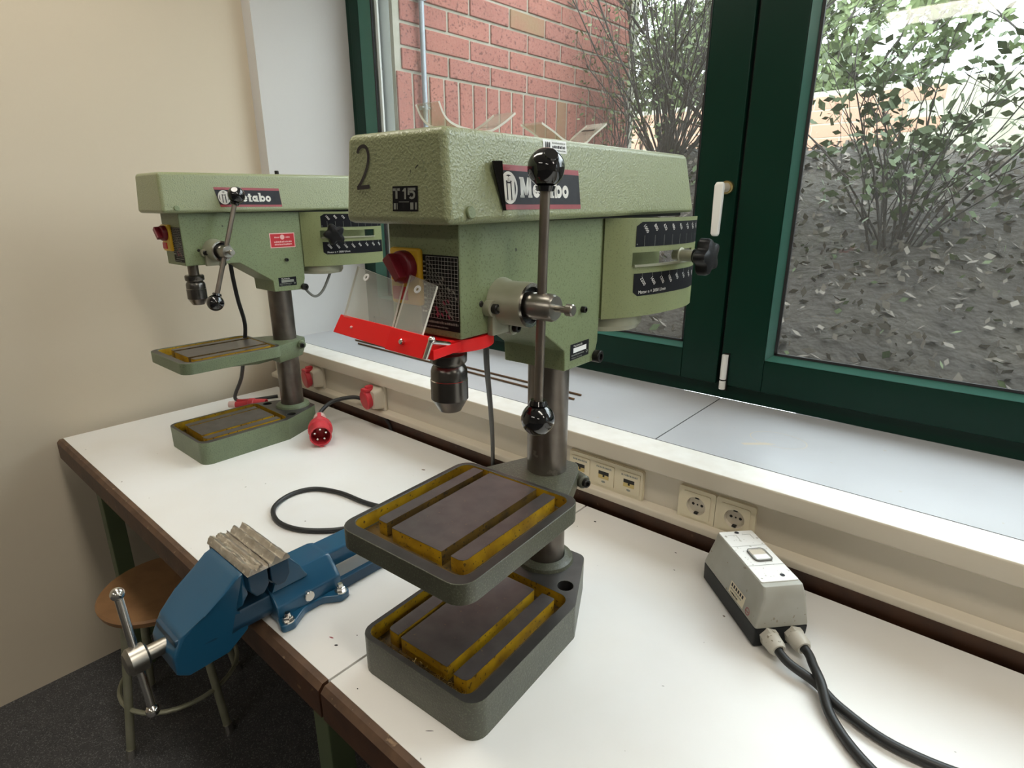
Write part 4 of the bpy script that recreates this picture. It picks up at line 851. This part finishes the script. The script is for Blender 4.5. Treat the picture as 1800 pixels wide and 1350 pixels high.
for lab, X in (('left of the two cream earthed power sockets below the sill', -.4140), ('right cream earthed power socket just above the grey starter box', -.3325)):
    t = thing('power_socket', lab, 'power socket', (X, 1.094, 0), 0, 'cream earthed power sockets'); z = .0988
    o_ = rrect(-.0402, .0402, .0605, .1370, .005, 3); i_ = rrect(-.0300, .0300, z - .0290, z + .0290, .004, 3); cw = circ(0, z, .0205, 28)
    b = B(); b.loops([[(x, y, q) for x, q in o_] for y in (0, -.0085)], 0, (False, False))
    b.holed(o_, [i_], -.0085)
    for v_ in b.bm.verts:
        if abs(v_.co.z + .0085) < 1e-6 and v_.co.y > .03: v_.co = (v_.co.x, -.0085, v_.co.y)
    b.done('frame', 'outlet', t, ang=40)
    b = B(); b.holed(i_, [cw], 0)
    for v_ in b.bm.verts: v_.co = (v_.co.x, -.0102, v_.co.y)
    b.loops([[(x, -.0102, q) for x, q in i_], [(x, -.0070, q) for x, q in i_]], 0, (False, False)); b.done('face', 'outlet', t, ang=40)
    b = B(); b.lathe((0, -.0102, z), (0, 1, 0), [(0, .0205), (.0090, .0195)], 28, caps=(False, True)); w = b.done('well', 'trunk', t)
    fl = Flat(lambda x_, y_, h_: (x_, -.0013 - h_, y_))
    for dx in (-.0095, .0095): fl.ring(dx, z, .0032, 0, 'hole', 1, n=12)
    fl.ring(0, z, .002, 0, 'hole', 1, n=10); fl.done('contact_holes', w)
    b = B(); b.box(-.004, .004, -.0085, -.0012, z + .0160, z + .0195); b.box(-.004, .004, -.0085, -.0012, z - .0195, z - .0160); b.done('earth_clip', 'bolt', w)
# ================================================================== rods on the sill
for lab, p, q in (('rear of two thin rusty rods lying along the sill', (-1.936, 1.303), (-.860, 1.306)), ('front of two thin rusty rods lying along the sill', (-1.878, 1.275), (-.855, 1.264))):
    b = B(); b.cyl((p[0], p[1], .1952), (q[0], q[1], .1952), .003, n=10); tag(b.done('metal_rod', 'rust', None), lab, 'rod', 'thin rods on the sill')
# ================================================================== motor starter box
st = thing('starter_box', 'grimy grey motor starter box with two cable glands on the right bench', 'switch box', (-.2485, .9640, 0), math.radians(-42.4))
# local x = length (towards the glands), y = across
b = B(); b.frus((-.0955, .0955, -.046, .046), (-.0965, .0965, -.047, .047), .001, .038); b.done('lower_case', 'boxdark', st, bev=.003)
b = B(); b.loops([[(x, y, z) for x, y in rrect(-.0965 + dx0, .0965 - dx1, -.047 + dy, .047 - dy, .004, 3)] for z, dx0, dx1, dy in ((.038, 0, 0, 0), (.041, 0, 0, 0), (.094, .012, .003, .010), (.110, .0145, .012, .012))]); b.done('upper_case', 'boxgrey', st, bev=.0012, ang=35)
b = B(); b.loops([[(x, y, z) for x, y in rrect(-.080, .074, -.0335, .0335, .003, 3)] for z in (.1095, .1120)]); ld = b.done('lid', 'boxtop', st, bev=.0008)
fl = Flat(lambda x, y, h: (x, y, .1121 + h)); fl.rect(-.0300, -.0292, -.033, .033, 'printdim', 1); fl.rect(.0292, .0300, -.033, .033, 'printdim', 1)
for sg in (-1, 1): fl.rect(-.060, -.0592, sg * .0275 - .006, sg * .0275 + .006, 'printdim', 1) if 0 else fl.line((-.066, sg * .022), (-.066, sg * .006), .0008, 'printdim', 1)
fl.line((-.066, -.006), (-.050, -.006), .0008, 'printdim', 1); fl.line((-.066, .022), (-.050, .022), .0008, 'printdim', 1)
for cx_, cy_ in ((-.074, 0), (.060, .012)): fl.ring(cx_, cy_, .0042, 0, 'printgrey', 1, n=14)
fl.done('lid_print', ld)
b = B(); o_ = rrect(-.018, .020, -.013, .021, .008, 4); i_ = rrect(-.016, .018, -.011, .019, .006, 4); b.loops([[(x, y, .1122) for x, y in o_], [(x, y, .1150) for x, y in o_], [(x, y, .1150) for x, y in i_], [(x, y, .1125) for x, y in i_]], 0, (False, True), True, [0, 0, 1]); b.done('switch_window', ['cablegrey', 'boxtop'], ld, ang=50)
b = B(); b.box(-.014, .001, -.009, .017, .1126, .1140); b.done('switch_button', 'trunk', ld, bev=.001); b = B(); b.box(.002, .016, -.009, .017, .1126, .1155); b.done('switch_button', 'sticker', ld, bev=.001)
def sside(x, y, h): k = (y - .041) / .053; return (x, -.047 + .010 * k - h - .0003, y)
fl = Flat(sside); fl.rect(.002, .052, .0430, .0650, 'outlet', 1)
for k in range(6): fl.rect(.0055 + k * .0072, .0100 + k * .0072, .0570, .0630, 'printgrey', 2)
fl.dashes(.006, .042, .0515, .0032, 'printdim', 2, 71); fl.dashes(.008, .034, .0450, .0040, 'printblack', 2, 72); fl.ring(.066, .0490, .0065, .0050, 'printred', 1, n=18); fl.dashes(.0615, .0705, .0475, .003, 'printred', 2, 73); fl.done('rating_label', st)
for y, q in ((-.022, 0), (.022, 1)):
    g = B(); g.lathe((.0945, y, .022), (1, 0, -.05), [(0, .0165), (.011, .0165), (.012, .0140)], 6, caps=(True, True)); g.lathe((.105, y, .0215), (1, 0, -.05), [(0, .0155), (.018, .0145), (.024, .0110), (.024, .0078), (.020, .0078)], 22); g = g.done('cable_gland', 'gland', st, ang=45)
    P = [(.108, y, .021), (.150, y * .9, .018), (.19, y * .3 + .01, .012), (.235, .012 + .010 * q, .010 + .012 * q), (.30, .045 + .02 * q, .008), (.36, .12 + .03 * q, .008), (.40, .24 + .05 * q, .008)] if q == 0 else [(.108, y, .021), (.140, y, .020), (.165, y * .6, .022), (.200, .002, .024), (.25, -.012, .010), (.33, -.01, .008), (.45, .03, .008), (.62, .10, .008)]
    b = B(); b.tube(crom(P, 7), .0072, 12); b.done('cable', 'cable', st)
# ================================================================== stool under the rear bench
so = thing('stool', 'tubular steel stool with a plywood seat pushed under the rear bench', 'stool', (-1.76, .44, FLOOR_Z))
b = B(); b.lathe((0, 0, .455), (0, 0, 1), [(0, .10), (.002, .165), (.018, .170), (.024, .165), (.024, .02)], 40); b.done('seat', 'seatwood', so)
for k in range(4):
    a = math.radians(15 + 90 * k); b = B(); b.cyl((.185 * math.cos(a), .185 * math.sin(a), .018), (.12 * math.cos(a), .12 * math.sin(a), .456), .0115, n=16); lg = b.done('leg', 'castalu', so)
    b = B(); b.cyl((.188 * math.cos(a), .188 * math.sin(a), 0), (.1835 * math.cos(a), .1835 * math.sin(a), .030), .0145, .0130, 16); b.done('foot_cap', 'chrome', lg)
b = B(); b.tube([(.163 * math.cos(2 * PI * k / 32), .163 * math.sin(2 * PI * k / 32), .16) for k in range(32)], .007, 8, 0, True); b.done('foot_ring', 'castalu', so)
